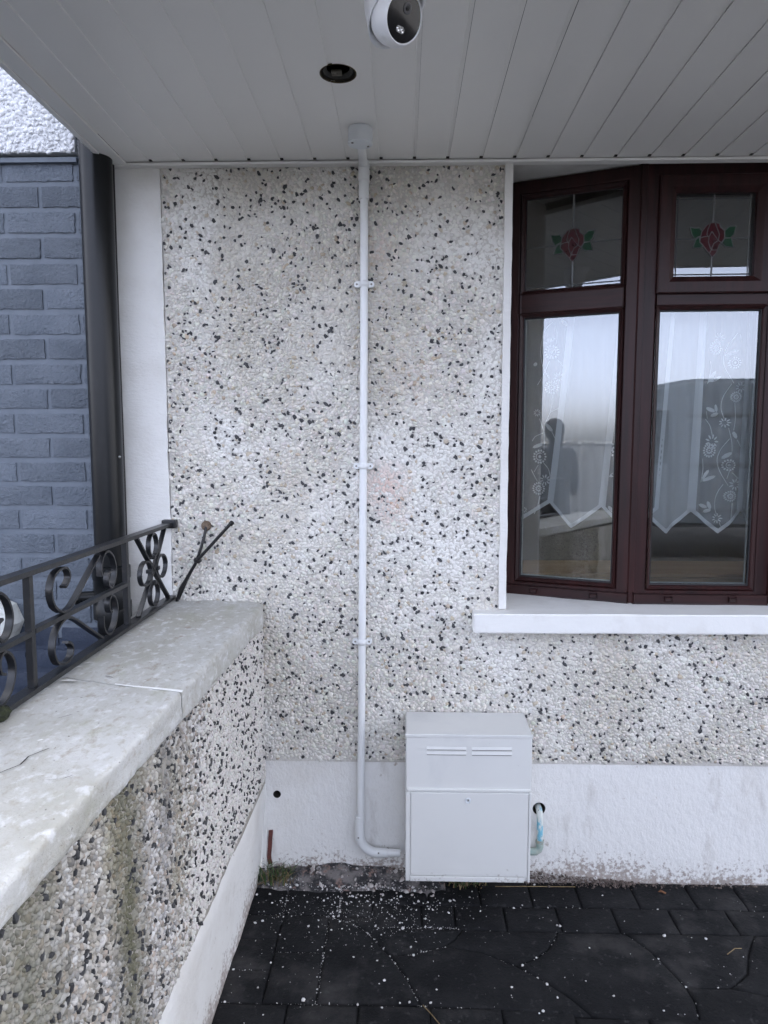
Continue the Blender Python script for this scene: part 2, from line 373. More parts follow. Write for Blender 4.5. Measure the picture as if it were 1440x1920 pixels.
paver(arc2b + [(.31, 1.950)] + arc3 + arc4[:3][::-1][1:-1])
paver(arc3[::-1] + [(.56, 1.950)] + arc5 + [(.6, 1.634)] + arc4[2:][::-1][:-1])
paver(arc5[:4] + [(.86, 1.745), (.93, 1.80), (.965, 1.87), (1.02, 1.950), (.83, 1.950)])
paver(arc5[3:] + [(.90, 1.628), (1.06, 1.625), (1.08, 1.69), (.943, 1.722), (.86, 1.745)])
paver([(1.02, 1.950), (.965, 1.87), (.93, 1.80), (.86, 1.745), (.943, 1.722), (1.08, 1.69), (1.16, 1.76), (1.24, 1.86), (1.33, 1.95)])
paver([(1.33, 1.95), (1.24, 1.86), (1.16, 1.76), (1.08, 1.69), (1.06, 1.625), (1.5, 1.625), (1.6, 1.72), (1.66, 1.84), (1.68, 1.95)])
paver([(1.68, 1.95), (1.66, 1.84), (1.6, 1.72), (1.5, 1.625), (2.23, 1.625), (2.23, 1.95)])
# next plain courses towards the viewer
yy = 1.625; k = 0
ys = [1.664, 1.545, 1.43, 1.31, 1.19, 1.07, .95, .83]
for r in range(len(ys) - 1):
    x = -.468 if r % 2 == 0 else -.555
    while x < 2.2:
        x2 = x + .18
        yt = ys[r] if not (r == 0 and x > .30) else (1.642 if x < .7 else 1.622)
        quad(max(x, -.468), x2, ys[r + 1], yt); x = x2
# rubble mortar fillet along the wall foot
V = []; F = []; nx = 46
for i in range(nx + 1):
    x = -.46 + i * (.60 / nx); e = max(0, 1 - abs(i / nx - .42) * 1.9) ** .6
    for j, (y, z) in enumerate([(2.195, .062), (2.175, .055), (2.150, .032), (2.125, .010), (2.105, -.012)]):
        V.append((x, y + .012 * noise3(x, y, 0, 14), max(-.02, z * (.35 + .65 * e) + .009 * noise3(x, y, z, 26, 2) - .004)))
for i in range(nx):
    for j in range(4): a = i * 5 + j; F.append((a, a + 1, a + 6, a + 5))
h = obj('mortar_fillet', V, F, M['haunch'], smooth=True); tag(h, 'crumbling grey mortar fillet at the wall foot beside the meter cabinet', 'mortar', kind='thing')

# ------------------------------------------------------------------ the house wall
WY = 2.18
hw = thing('pebbledash_wall', 'white pebbledashed house wall speckled with black stones under the porch soffit', 'wall', (.9, WY, 0), kind='thing')
OX0, OX1, OZ0, OZ1 = .322, 2.08, .86, 2.268        # window opening
bm = bmesh.new()
for a in [(-.72, OX0, WY, 2.50, .40, 8.6), (OX0, OX1, WY, 2.50, .40, OZ0), (OX0, OX1, WY, 2.50, OZ1, 8.6), (OX1, 12.0, WY, 2.50, .40, 8.6)]: bm_box(bm, *a)  # unseen upper and right-hand extent sized to block the sun
from_bm('render', bm, M['dash_base'], hw)
uL, vL = hexpts(-.718, .300, .408, 2.245, .0099); uB, vB = hexpts(.300, 2.3, .408, .862, .0099); uR, vR = hexpts(2.10, 2.3, .862, 2.245, .0099)
u = np.concatenate([uL, uB, uR]); v = np.concatenate([vL, vB, vR]); n = u.size
kd = rng.random(n) < np.where(u < -.1, .098, .090) * (.8 + .4 * fbm(u, v, 9, 5))
thick = fbm(u, v, 5.5, 21)                      # where the paint lies thick the stones barely show
size = np.clip(rng.lognormal(-5.12, .26, n), .0034, .0100) * (.92 + .3 * thick); height = rng.uniform(.0024, .0064, n) * np.clip(1.6 - 1.3 * thick, .3, 1.2)
pale = np.array([.68, .652, .592])[None] * rng.uniform(.80, 1.14, n)[:, None] * (1 + rng.normal(0, .02, (n, 3)))
bl = np.clip((thick - .42) * 2.2, 0, .8)[:, None]; pale = pale * (1 - bl) + np.array([.78, .772, .74]) * bl
br = (rng.random(n) < .04)[:, None]; pale = np.where(br, pale * np.array([.74, .66, .56]), pale)
for sx, sz, sr, st in [(-.055, 1.285, .10, .55), (-.03, 1.20, .07, .35), (-.08, 1.98, .09, .25), (.02, 1.62, .1, .15)]:   # rust-pink smears
    f = st * np.clip(1 - np.hypot(u - sx, (v - sz) * 1.0) / sr, 0, 1)[:, None] * (rng.random((n, 1)) < .75); pale = pale * (1 - f) + np.array([.60, .33, .25]) * f
tan = np.clip((fbm(u, v * .7, 3.1, 40) - .52) * 2.2, 0, .32)[:, None]; pale = pale * (1 - tan) + np.array([.52, .47, .38]) * tan
P0 = (0, WY + .0005, 0); U = (1, 0, 0); V_ = (0, 0, 1); N_ = (0, -1, 0)
i = ~kd
o = link('pale_pebbles', dome_mesh('pale_pebbles', u[i], v[i], P0, U, V_, N_, size[i], height[i], pale[i], M['pebble'], ang=.3, aspect=(.5, 1.)), hw); o['kind'] = 'stuff'
ud, vd = u[kd], v[kd]; sdk = np.clip(rng.lognormal(-5.22, .30, ud.size), .0030, .0092)
order = np.argsort(-sdk * np.where((ud < 1.2), 1, 0)); big, rest = order[:300], order[300:]
o = link('dark_pebbles', dome_mesh('dark_pebbles', ud[rest], vd[rest], P0, U, V_, N_, sdk[rest], np.full(rest.size, .0046), None, M['dark_pebble'], ang=.3, aspect=(.45, .9), flat=True), hw); o['kind'] = 'stuff'
single_pebbles(hw, 'dark_pebble', big, ud, vd, P0, U, V_, N_, sdk, M['dark_pebble'], height=.55)
# smooth white corner strip on the neighbour's side
def wavy_panel(name, x0, x1, z0, z1, y, m, parent, amp=.0015, sc=9, back=.12, step=.03, edge=.004):
    nx = max(2, int((x1 - x0) / step)); nz = max(2, int((z1 - z0) / step)); V = []; F = []
    for a in range(nx + 1):
        for b in range(nz + 1):
            x = x0 + (x1 - x0) * a / nx; z = z0 + (z1 - z0) * b / nz
            ex = edge * noise3(z, y, 0, 22, 4) if a in (0, nx) else 0; ez = edge * noise3(x, y, 0, 22, 8) if b in (0, nz) else 0
            V.append((x + ex, y + amp * noise3(x, 0, z, sc, 1) + amp * .6 * noise3(x, 0, z, sc * 3, 2), z + ez))
    q = nz + 1
    for a in range(nx):
        for b in range(nz): F.append((a * q + b, (a + 1) * q + b, (a + 1) * q + b + 1, a * q + b + 1))
    rim = [a * q for a in range(nx + 1)] + [nx * q + b for b in range(1, nz + 1)] + [a * q + nz for a in range(nx - 1, -1, -1)] + [b for b in range(nz - 1, 0, -1)]
    s = len(V); V += [(V[r][0], y + back, V[r][2]) for r in rim]; L = len(rim)
    for k in range(L): F.append((rim[(k + 1) % L], rim[k], s + k, s + (k + 1) % L))
    F.append(tuple(range(s + L - 1, s - 1, -1)))
    me = mesh(name, V, F, m); set_smooth_angle(me, 40); return link(name, me, parent)
cs = wavy_panel('corner_strip', -.868, -.722, 0, 8.6, 2.176, M['white_paint'], hw, .002, 8)
pl = wavy_panel('plinth', -.46, 3.0, -.02, .412, 2.183, M['plinth'], hw, .0028, 7, step=.035)
cut(pl, [((-.403, 2.1, .286), (-.403, 2.27, .286), .0125, M['void']), ((.440, 2.1, .252), (.440, 2.28, .246), .0205, M['void'])])  # hole walls coloured near-black in place of the shade inside
wavy_panel('window_reveal', .298, .3205, .905, 2.262, 2.166, M['white_paint'], hw, .001, 8, back=.30, step=.02, edge=.002)
wavy_panel('window_reveal', 2.082, 2.104, .905, 2.262, 2.166, M['white_paint'], hw, .001, 8, back=.30, step=.02, edge=.002)
box('window_head', .323, 2.079, 2.19, 2.5, 2.262, 2.2675, M['white_paint'], hw)
bm = bmesh.new(); bm_box(bm, .217, 2.185, 2.120, 2.49, .840, .9)
bmesh.ops.subdivide_edges(bm, edges=[e for e in bm.edges if abs(e.verts[0].co.x - e.verts[1].co.x) > 1], cuts=40)
for vv in bm.verts:
    vv.co.z += .002 * noise3(vv.co.x, vv.co.y, 0, 6); vv.co.y += .0018 * noise3(vv.co.x, 0, vv.co.z, 9, 3)
    if vv.co.z > .87 and vv.co.y > 2.3: vv.co.z += .004
bmesh.ops.bevel(bm, geom=[e for e in bm.edges if e.calc_face_angle(0) > 1.0], offset=.004, segments=2, affect='EDGES')
from_bm('window_sill', bm, M['sill_paint'], hw)
eb = wavy_panel('exposed_brick', -.436, -.423, .050, .165, 2.1785, M['red_brick'], hw, .003, 40, back=.008, step=.008, edge=.009)
eb['label'] = 'strip of bare red brick where the render has broken away'
# cracked render edges beside it
wavy_panel('render_patch', -.447, -.439, .02, .40, 2.176, M['white_paint'], hw, .002, 20, back=.006, step=.015, edge=.006)

# ------------------------------------------------------------------ porch soffit
sf = thing('porch_soffit', 'white tongue and groove plastic porch soffit with a round cut-out', 'soffit', (.7, 1.5, 2.236), kind='thing')
SZ = 2.236; SY0, SY1 = 1.112, 2.168
x = -.257 - 6 * .0962; k = 0; holed = []
while x < 2.9:
    a, b = x + .0052, x + .0962 - .0052
    if k == 0: a = -.8135
    y0, y1, t = SY0, SY1, .010
    pr = [(a, SZ), (b, SZ), (b + .0012, SZ + .0026), (b + .0102, SZ + .0026), (b + .0102, SZ + t), (a + .004, SZ + t), (a + .0008, SZ + .0024)]
    V = [(px, y0, pz) for px, pz in pr] + [(px, y1, pz) for px, pz in pr]; L = len(pr)
    F = [tuple(range(L)), tuple(range(2 * L - 1, L - 1, -1))] + [(i, i + L, (i + 1) % L + L, (i + 1) % L) for i in range(L)]
    bm = bmesh.new(); vsb = [bm.verts.new(p) for p in V]
    for f in F: bm.faces.new([vsb[q] for q in f])
    o = from_bm('soffit_board', bm, M['pvc'], sf)
    if a < -.09 and b > -.20: holed.append(o)
    box('groove_shadow_plug', x - .0044, x + .0044, 2.1415, 2.1502, SZ - .0004, SZ + .0025, M['void'], sf) if k else None  # solid dark plug standing in for the shadow at the groove end
    x += .0962; k += 1
HX, HY = -.146, 1.667
for o in holed: cut(o, [((HX, HY, 2.2), (HX, HY, 2.27), .0395, M['void'])])
# unseen dark deck, added to keep light out above the boards
box('light_block_deck', -.855, 2.93, 1.116, 2.178, 2.36, 2.60, M['void'], sf)
box('edge_fascia', -.872, -.8565, 1.095, 2.178, 2.226, 2.60, M['pvc_trim'], sf, .002)
box('edge_trim', -.8555, -.8125, SY0, 2.150, 2.2285, 2.2345, M['pvc_trim'], sf, .0015)
box('wall_trim', -.8555, 2.93, 2.1505, 2.1785, 2.2255, 2.2335, M['pvc_trim'], sf, .0015)
box('front_fascia', -.855, 2.93, 1.096, 1.110, 2.226, 2.60, M['pvc_trim'], sf, .004)
lathe('foam_ring', [(.0388, 0), (.0412, -.0010), (.0412, .002), (.0388, .004)], M['foam'], sf, (HX, HY, SZ - .0002), seg=40, caps=False)
lathe('fitting_ring', [(.0372, .003), (.0372, .012), (.026, .013), (.026, .010), (.034, .004)], mat('blackened_metal', (.018, .018, .017), .6, (.04, .035, .025), 60), sf, (HX, HY, SZ), seg=36, caps=False)
b_ = box('broken_batten', HX - .016, HX + .008, HY - .002, HY + .021, SZ + .004, SZ + .009, mat('old_board', (.16, .15, .12), .9, (.06, .05, .04), 90), sf, .002)

# ------------------------------------------------------------------ garden wall with coping
gwl = thing('garden_wall', 'low pebbledashed garden wall with worn white coping stones and green streaks', 'wall', (-.6, 1.2, 0), kind='thing')
def xd(y): return -.440 - (2.18 - y) * .014
V = []; F = []
for y in (2.178, -.3):
    V += [(-.715, y, .325), (xd(y), y, .325), (xd(y), y, .862), (-.715, y, .862)]
F = [(0, 1, 2, 3), (7, 6, 5, 4), (1, 5, 6, 2), (2, 6, 7, 3), (3, 7, 4, 0), (0, 4, 5, 1)]
M['dash_old'] = mat('stained_dash_render', (.42, .40, .36), .9, (.30, .28, .24), 9, bump=.9, bscale=110, bdist=.006, spec=.3,
                    layers=[((.16, .15, .085), 6, .56, .70, (1, 3.0, .35)), ((.60, .58, .55), 4, .58, .72, (1, 1, .5))])
obj('render', V, F, M['dash_old'], gwl)
u, v = hexpts(0.0, 2.0, .345, .868, .0090); n = u.size; yw = 2.18 - u
kd = rng.random(n) < .070 * (.5 + 1.0 * fbm(u, v, 9, 15))
worn = np.clip((u - .62 + .25 * (fbm(u, v, 4, 61) - .5) + .35 * (v - .6)) * 4.0, 0, 1)          # painted near the house, bare stones further out
size = np.clip(rng.lognormal(-5.28, .28, n), .0028, .0088); height = rng.uniform(.0022, .0042, n) * (1 + .35 * worn)
pale = np.array([.63, .605, .57])[None] * rng.uniform(.86, 1.12, n)[:, None] * (1 + rng.normal(0, .018, (n, 3)))
pal = np.array([[.64, .62, .60], [.54, .51, .47], [.40, .37, .33], [.68, .67, .66], [.48, .41, .35], [.36, .355, .35], [.22, .21, .20]])
bare = pal[rng.choice(len(pal), n, p=[.24, .22, .16, .14, .1, .09, .05])] * rng.uniform(.66, 1.02, n)[:, None] * (1 - .35 * np.clip((fbm(u, v * .6, 7, 91) - .42) * 3, 0, 1)[:, None] * np.array([.85, .9, 1.25]))
wk = (rng.random((n, 1)) < worn[:, None]) ; pale = np.where(wk, bare, pale)
def streak(c, wd, top, amt, col):
    global pale
    f = np.clip(1 - np.abs(u - c - .03 * (fbm(v, u, 6, 3) - .5)) / wd, 0, 1) * np.clip((v - top) * 6, 0, 1) * amt * (.55 + .7 * fbm(u, v, 18, 8))
    f = np.clip(f, 0, .95)[:, None]; pale = pale * (1 - f) + np.array(col) * f
streak(1.08, .10, .24, 1.0, (.115, .112, .07)); streak(1.38, .15, .22, 1.0, (.13, .128, .088)); streak(.90, .05, .55, .8, (.17, .165, .16)); streak(1.22, .04, .3, .5, (.34, .32, .26)); streak(1.6, .12, .3, .8, (.16, .15, .09))
streak(.80, .03, .72, .8, (.20, .16, .13))
U = Vector((-.014, -1, 0)).normalized(); P0 = (xd(2.18), 2.18, 0); N_ = Vector((1, -.014, 0)).normalized()
wob = .55 * (fbm(u, v, 30, 77) - .5) * 2
smear = (np.hypot((u - .90) / .035, (v - .80) / .035) + 1.6 * wob < .6)   # cement smeared over the stones
i = ~kd & ~(smear & (rng.random(n) < .8))
o = link('pale_pebbles', dome_mesh('pale_pebbles', u[i], v[i], P0, U, (0, 0, 1), N_, size[i], height[i], pale[i], M['pebble'], seg=8, ang=.24, aspect=(.5, 1.)), gwl); o['kind'] = 'stuff'
kd &= ~smear
ud, vd = u[kd], v[kd]; sdk = np.clip(rng.lognormal(-5.2, .28, ud.size), .0032, .0090)
order = np.argsort(-sdk * np.where(ud < 1.55, 1, 0)); big, rest = order[:300], order[300:]
if rest.size:
    o = link('dark_pebbles', dome_mesh('dark_pebbles', ud[rest], vd[rest], P0, U, (0, 0, 1), N_, sdk[rest], np.full(rest.size, .006), None, M['dark_pebble'], ang=.3, aspect=(.45, .9), flat=True), gwl); o['kind'] = 'stuff'
single_pebbles(gwl, 'dark_pebble', big, ud, vd, P0, U, (0, 0, 1), N_, sdk, M['dark_pebble'], height=.6)
# smooth white plinth with a wandering top edge
V = []; F = []; ny, nz = 90, 12
for a in range(ny + 1):
    y = 2.176 - a * (2.47 / ny); zt = .345 + .016 * a / ny * 2.4 + .010 * noise3(y, 0, 0, 7, 2) + .006 * noise3(y, 0, 0, 25, 2) - .03 * max(0, (y - 2.08) / .1)
    for b in range(nz + 1):
        z = -.02 + (zt + .02) * b / nz; t = b / nz
        V.append((-.452 - .012 * (1 - t) - (2.18 - y) * .006 + .0035 * noise3(y, z, 0, 6, 7) + .0015 * noise3(y, z, 0, 24, 7) - (.010 if b == nz else 0) + .012 * t, y, z))
q = nz + 1
for a in range(ny):
    for b in range(nz): F.append((a * q + b, a * q + b + 1, (a + 1) * q + b + 1, (a + 1) * q + b))
me = mesh('plinth', V, F, M['plinth'], True); link('plinth', me, gwl)
# coping stones
def coping(yf, yn, sf_, sn_, m):
    prof = []
    xl, zt = -.742, .924
    def sect(t):
        y0 = yf + (yn - yf) * t; xr = -.424 - (2.18 - y0) * .0185; zb = .850 + (2.18 - y0) * .013
        if y0 > 2.12: xr -= .055 * ((y0 - 2.12) / .06) ** 2
        pts = []; r = .009
        nx = 22
        for k in range(nx + 1): pts.append((xl + r + (xr - xl - 2 * r) * k / nx, zt))
        for k in range(1, 5): an = PI / 2 * (1 - k / 5); pts.append((xr - r + r * math.cos(an), zt - r + r * math.sin(an)))
        for k in range(6): pts.append((xr, zt - r - (zt - r - zb - .006) * k / 5))
        pts += [(xr - .005, zb), (xr - .04, zb), (xl + .006, zb), (xl, zb + .006), (xl, zt - r)]
        out = []
        for px, pz in pts:
            sh = (sf_ * (1 - t) + sn_ * t) * (xr - px)
            y = y0 + sh
            d = .004 * noise3(px, y, pz, 7, 2) + .0022 * noise3(px, y, pz, 28, 4) + .0011 * noise3(px, y, pz, 80, 4)
            e = .004 * noise3(0, y, pz, 30, 9) + .004 * noise3(0, y, pz, 9, 9)
            out.append((px + (e if px > xr - .012 else (1.8 * e if px < xl + .012 else 0)), y, pz + (d if pz > zb + .02 else .4 * d)))
        return out
    nS = max(6, int(abs(yf - yn) / .018)); V = []; F = []
    for a in range(nS + 1): V += sect(a / nS)
    L = len(V) // (nS + 1)
    for a in range(nS):
        for b in range(L): c = (b + 1) % L; F.append((a * L + b, a * L + c, (a + 1) * L + c, (a + 1) * L + b))
    F.append(tuple(range(L))[::-1]); F.append(tuple(range(nS * L, (nS + 1) * L)))
    bm = bmesh.new(); vb = [bm.verts.new(p) for p in V]
    for f in F: bm.faces.new([vb[k] for k in f])
    bmesh.ops.recalc_face_normals(bm, faces=bm.faces); me = bpy.data.meshes.new('coping_stone'); bm.to_mesh(me); bm.free(); me.materials.append(m)
    set_smooth_angle(me, 50); return link('coping_stone', me, gwl)
coping(2.176, 1.362, 0, .30, M['coping']); coping(1.357, .46, .30, 0, M['coping']); coping(.455, -.3, 0, 0, M['coping'])
V = []; F = []
for k in range(15):
    t = k / 14; px = -.436 - .155 * t; y = 1.360 + .30 * (-.436 - px); wd = .0042 * (1 - .6 * t) * (1 + .4 * noise3(px, 0, 0, 60)); z = .9245 + .004 * noise3(px, y, .924, 7, 2)
    V += [(px, y - wd, z), (px, y, z + .003 * (1 - .5 * t)), (px, y + wd, z)]
for k in range(14): a = k * 3; F += [(a, a + 1, a + 4, a + 3), (a + 1, a + 2, a + 5, a + 4)]
obj('joint_filler', V, F, M['sill_paint'], gwl, True)
for pts in [[(-.60, 1.00), (-.585, 1.03), (-.588, 1.06), (-.570, 1.09)], [(-.52, .985), (-.50, .99), (-.49, 1.0)], [(-.66, 1.44), (-.63, 1.45), (-.61, 1.44)], [(-.68, 1.60), (-.66, 1.62)], [(-.62, 1.22), (-.60, 1.235)]]:
    V = []; F = []
    for k, (px, py) in enumerate(pts): z = .9247 + .004 * noise3(px, py, .924, 7, 2) + .0022 * noise3(px, py, .924, 28, 4); V += [(px - .0012, py, z + .0012), (px + .0012, py + .001, z + .0012)]
    for k in range(len(pts) - 1): F.append((2 * k, 2 * k + 1, 2 * k + 3, 2 * k + 2))
    obj('crack', V, F, M['void'], gwl)
# flakes of lifted paint on the coping
def flake(cx, cy, z, r, m, parent, name='paint_flake', tilt=.3):
    k = 7; V = [(cx, cy, z + r * .15)]; F = []
    for i in range(k):
        t = 2 * PI * i / k; rr = r * random.uniform(.6, 1.2); V.append((cx + rr * math.cos(t), cy + rr * math.sin(t) * .6, z + r * tilt * math.sin(t + cx * 50) * .6))
    for i in range(k): F.append((0, 1 + i, 1 + (i + 1) % k))
    return obj(name, V, F, m, parent)
for cx, cy, r in [(-.690, 1.41, .020), (-.700, 1.53, .016), (-.715, 1.50, .014), (-.72, 1.36, .013), (-.60, 1.12, .006)]: flake(cx, cy, .9275, r, M['sill_paint'], gwl)

# ------------------------------------------------------------------ neighbour's painted brick wall
nb = thing('brick_wall', 'blue-grey painted brick wall of the neighbouring house with white roughcast above', 'wall', (-1.4, 2.2, 0), kind='thing')
box('mortar_bed', -22, -.8685, 2.1765, 2.40, .80, 2.262, M['mortar'], nb)
box('mortar_bed', -22, -.8685, 2.1765, 2.40, -.03, .7985, M['brick_dark'], nb)
box('leak_filler', -.9625, -.8690, 2.1765, 2.40, 2.2625, 8.6, M['mortar'], nb)  # added filler, stops sun leaking through the gap beside the roughcast
def brick_mesh(m, L=.2025, H=.0580, D=.02):
    nx, nz = 14, 5; V = []; F = []; sd_ = random.random() * 50; ed = []
    for a in range(nx + 1):
        for b in range(nz + 1):
            x = -L / 2 + L * a / nx; z = H * b / nz; e = a in (0, nx) or b in (0, nz)
            x += .0040 * noise3(z, sd_, 0, 60) * (a in (0, nx)); z += .0030 * noise3(x, sd_, 1, 45) * (b in (0, nz))
            V.append((x, (.0012 if e else 0) + .0013 * noise3(x, sd_, z, 55) , z))
    q = nz + 1
    for a in range(nx):
        for b in range(nz): F.append((a * q + b, (a + 1) * q + b, (a + 1) * q + b + 1, a * q + b + 1))
    rim = [a * q for a in range(nx + 1)] + [nx * q + b for b in range(1, nz + 1)] + [a * q + nz for a in range(nx - 1, -1, -1)] + [b for b in range(nz - 1, 0, -1)]
    s = len(V); Ln = len(rim); V += [(V[r][0] * .985, D, H / 2 + (V[r][2] - H / 2) * .95) for r in rim]
    for k in range(Ln): F.append((rim[(k + 1) % Ln], rim[k], s + k, s + (k + 1) % Ln))
    me = mesh('brick', V, F, m); set_smooth_angle(me, 35); return me
for key in ('brick', 'brick_dark'):
    t_ = M[key].node_tree; oi = t_.nodes.new('ShaderNodeObjectInfo'); hs = t_.nodes.new('ShaderNodeHueSaturation'); mr_ = t_.nodes.new('ShaderNodeMapRange')
    mr_.inputs[3].default_value = .84; mr_.inputs[4].default_value = 1.14; p_ = t_.nodes['Principled BSDF']; src = p_.inputs['Base Color'].links[0].from_socket
    t_.links.new(oi.outputs['Random'], mr_.inputs[0]); t_.links.new(mr_.outputs[0], hs.inputs['Value']); t_.links.new(src, hs.inputs['Color']); t_.links.new(hs.outputs[0], p_.inputs['Base Color'])
bv = [brick_mesh(M['brick']) for _ in range(7)]; bd = [brick_mesh(M['brick_dark']) for _ in range(4)]
half = [brick_mesh(M['brick'], .098), brick_mesh(M['brick_dark'], .098)]
for r in range(-1, 30):
    zt = 2.176 - .0745 * r; z0 = zt - .058
    if zt > 2.25 + .02: continue
    dark = z0 < .80
    off = -1.084 if r % 2 == 0 else -1.1915
    k = 0
    while True:
        cx2 = off + .1075 - .215 * k
        if cx2 < -2.1: break
        if cx2 + .101 < -.868:
            o = link('brick', (bd if dark else bv)[random.randrange(4 if dark else 7)], nb, (cx2, 2.1708 + random.uniform(-.001, .0012), z0 + random.uniform(-.001, .001)))
            o.rotation_euler = (0, random.gauss(0, .004), 0)
        k += 1
    # part brick closing the course behind the downpipe
    cxh = off + .215 + .0065 + .049
    if cxh + .05 < -.868: link('brick', half[1 if dark else 0], nb, (cxh, 2.1708, z0))
box('roughcast_bed', -22, -.963, 2.150, 2.40, 2.2655, 8.6, M['roughcast'], nb)  # unseen height and length extended to hold the sun off the street
box('drip_ledge', -2.2, -.963, 2.158, 2.1755, 2.240, 2.2545, M['mortar'], nb, .001)
u, v = hexpts(-2.19, -.965, 2.266, 2.75, .0105); n = u.size
cl = np.array([.80, .81, .83])[None] * rng.uniform(.93, 1.05, n)[:, None]
o = link('roughcast_lumps', dome_mesh('roughcast_lumps', u, v, (0, 2.1505, 0), (1, 0, 0), (0, 0, 1), (0, -1, 0), rng.uniform(.005, .011, n), rng.uniform(.003, .010, n), cl, M['pebble'], ang=.35, aspect=(.5, 1.)), nb); o['kind'] = 'stuff'

# ------------------------------------------------------------------ bay window
bw = thing('bay_window', 'mahogany brown bay window with leaded rose top lights', 'window', (1.2, 2.3, .9), kind='thing')
class Facet:
    def __init__(s, a, b):
        s.a = Vector((a[0], a[1], 0)); t = Vector((b[0] - a[0], b[1] - a[1], 0)); s.L = t.length; s.t = t.normalized(); s.n = Vector((s.t.y, -s.t.x, 0))
    def P(s, u, z, d=0.0):        # d: out of the facade
        return s.a + s.t * u + s.n * d + Vector((0, 0, z))
def ring(name, fc, u0, u1, z0, z1, prof, m, parent, smooth=False):
    """mitred picture frame: prof = (inset, stand-out) points swept round the rectangle"""
    V = []; F = []; n = len(prof)
    for (cu, cz, su, sz_) in [(u0, z0, 1, 1), (u1, z0, -1, 1), (u1, z1, -1, -1), (u0, z1, 1, -1)]:
        for i_, d in prof: V.append(fc.P(cu + su * i_, cz + sz_ * i_, d))
    for c in range(4):
        c2 = (c + 1) % 4
        for k in range(n - 1): F.append((c * n + k, c2 * n + k, c2 * n + k + 1, c * n + k + 1))
    bm = bmesh.new(); vb = [bm.verts.new(p) for p in V]
    for f in F: bm.faces.new([vb[k] for k in f])
    return from_bm(name, bm, m, parent)
def bar(name, fc, u0, u1, z0, z1, d0, d1, m, parent, ch=.004):
    bm = bmesh.new(); vb = bm_box(bm, 0, 1, 0, 1, 0, 1)
    co = [v_.co.copy() for v_ in bm.verts]
    for v_, c in zip(bm.verts, co): v_.co = fc.P(u0 + (u1 - u0) * c.x, z0 + (z1 - z0) * c.z, d0 + (d1 - d0) * c.y)
    if ch: bevel(bm, ch, 2)
    return from_bm(name, bm, m, parent)
def pane(fc, u0, u1, z0, z1, d, parent):
    V = [fc.P(u0, z0, d), fc.P(u1, z0, d), fc.P(u1, z1, d), fc.P(u0, z1, d)] + [fc.P(u0, z0, d - .02), fc.P(u1, z0, d - .02), fc.P(u1, z1, d - .02), fc.P(u0, z1, d - .02)]
    return obj('pane', V[:4], [(0, 1, 2, 3)], M['glass'], parent)
def ribbon2(fc, pts, wd, d, m, name, parent, h=.0022):
    """raised strip following pts (u, z) on the glass"""
    V = []; F = []; n = len(pts)
    for i, (uu, zz) in enumerate(pts):
        a = pts[max(0, i - 1)]; b = pts[min(n - 1, i + 1)]; dx, dz = b[0] - a[0], b[1] - a[1]; L = math.hypot(dx, dz) or 1; nx, nz = -dz / L * wd / 2, dx / L * wd / 2
        V += [fc.P(uu + nx, zz + nz, d), fc.P(uu, zz, d + h), fc.P(uu - nx, zz - nz, d)]
    for i in range(n - 1): a = i * 3; F += [(a, a + 1, a + 4, a + 3), (a + 1, a + 2, a + 5, a + 4)]
    return V, F
def merge(parts):
    V = []; F = []
    for v_, f_ in parts: s = len(V); V += v_; F += [tuple(k + s for k in f) for f in f_]
    return V, F
ROSE = [(640, 555), (690, 545), (740, 560), (755, 600), (800, 640), (805, 720), (770, 770), (750, 790), (730, 850), (715, 890), (675, 930), (640, 890), (600, 840), (560, 790), (530, 760), (535, 710), (545, 650), (580, 600), (605, 570)]
PETALS = [[(640, 555), (690, 545), (720, 620), (745, 680), (735, 745), (700, 700), (660, 645), (630, 700), (620, 700), (605, 680), (615, 620)],
          [(690, 545), (740, 560), (755, 600), (800, 640), (805, 720), (770, 770), (735, 745), (745, 680), (720, 620)],
          [(640, 555), (615, 620), (605, 680), (620, 700), (580, 700), (535, 715), (545, 650), (580, 600), (605, 570)],
          [(535, 715), (580, 700), (630, 700), (625, 760), (645, 815), (660, 850), (640, 890), (600, 840), (560, 790), (530, 760)],
          [(660, 645), (700, 700), (735, 745), (690, 775), (668, 820), (660, 850), (645, 815), (625, 760), (630, 700)],
          [(735, 745), (770, 770), (750, 790), (730, 850), (680, 850), (668, 850), (668, 820), (690, 775)],
          [(660, 850), (680, 850), (730, 850), (715, 890), (675, 930), (640, 890)]]
LEAVES = [[(415, 595), (470, 606), (520, 605), (548, 640), (538, 692), (505, 705), (470, 725), (440, 680)], [(525, 700), (480, 740), (455, 822), (540, 822), (572, 800), (532, 760)],
          [(930, 590), (850, 595), (802, 640), (806, 716), (870, 716), (905, 680)], [(806, 722), (880, 720), (906, 822), (820, 815), (776, 775)]]
def rose(fc, cu, cz, sc, parent, d):
    T = lambda p: (cu + (p[0] - 675) * sc, cz - (p[1] - 725) * sc)
    for nm, polys, m in (('rose_petal', PETALS, M['red_glass']), ('rose_leaf', LEAVES, M['green_glass'])):
        for poly in polys:
            q = [T(p) for p in poly]; k = len(q); V = [fc.P(a, b, d) for a, b in q] + [fc.P(a, b, d + .0015) for a, b in q]
            obj(nm, V, [tuple(range(k, 2 * k))] + [(i, (i + 1) % k, (i + 1) % k + k, i + k) for i in range(k)], m, parent)
    outl = []
    for poly in PETALS + LEAVES:
        q = [T(p) for p in poly]; outl.append(ribbon2(fc, q + [q[0]], .0036, d + .0012, None, '', None, .0018))
    V, F = merge(outl); obj('lead_outline', V, F, M['lead'], parent)
FRAME = [(0, -.035), (0, 0), (.036, 0), (.039, -.002), (.044, -.010), (.0445, -.035)]
SASH = [(0, -.01), (.0005, .012), (.004, .0155), (.034, .0155), (.038, .013), (.052, .002), (.052, -.02)]
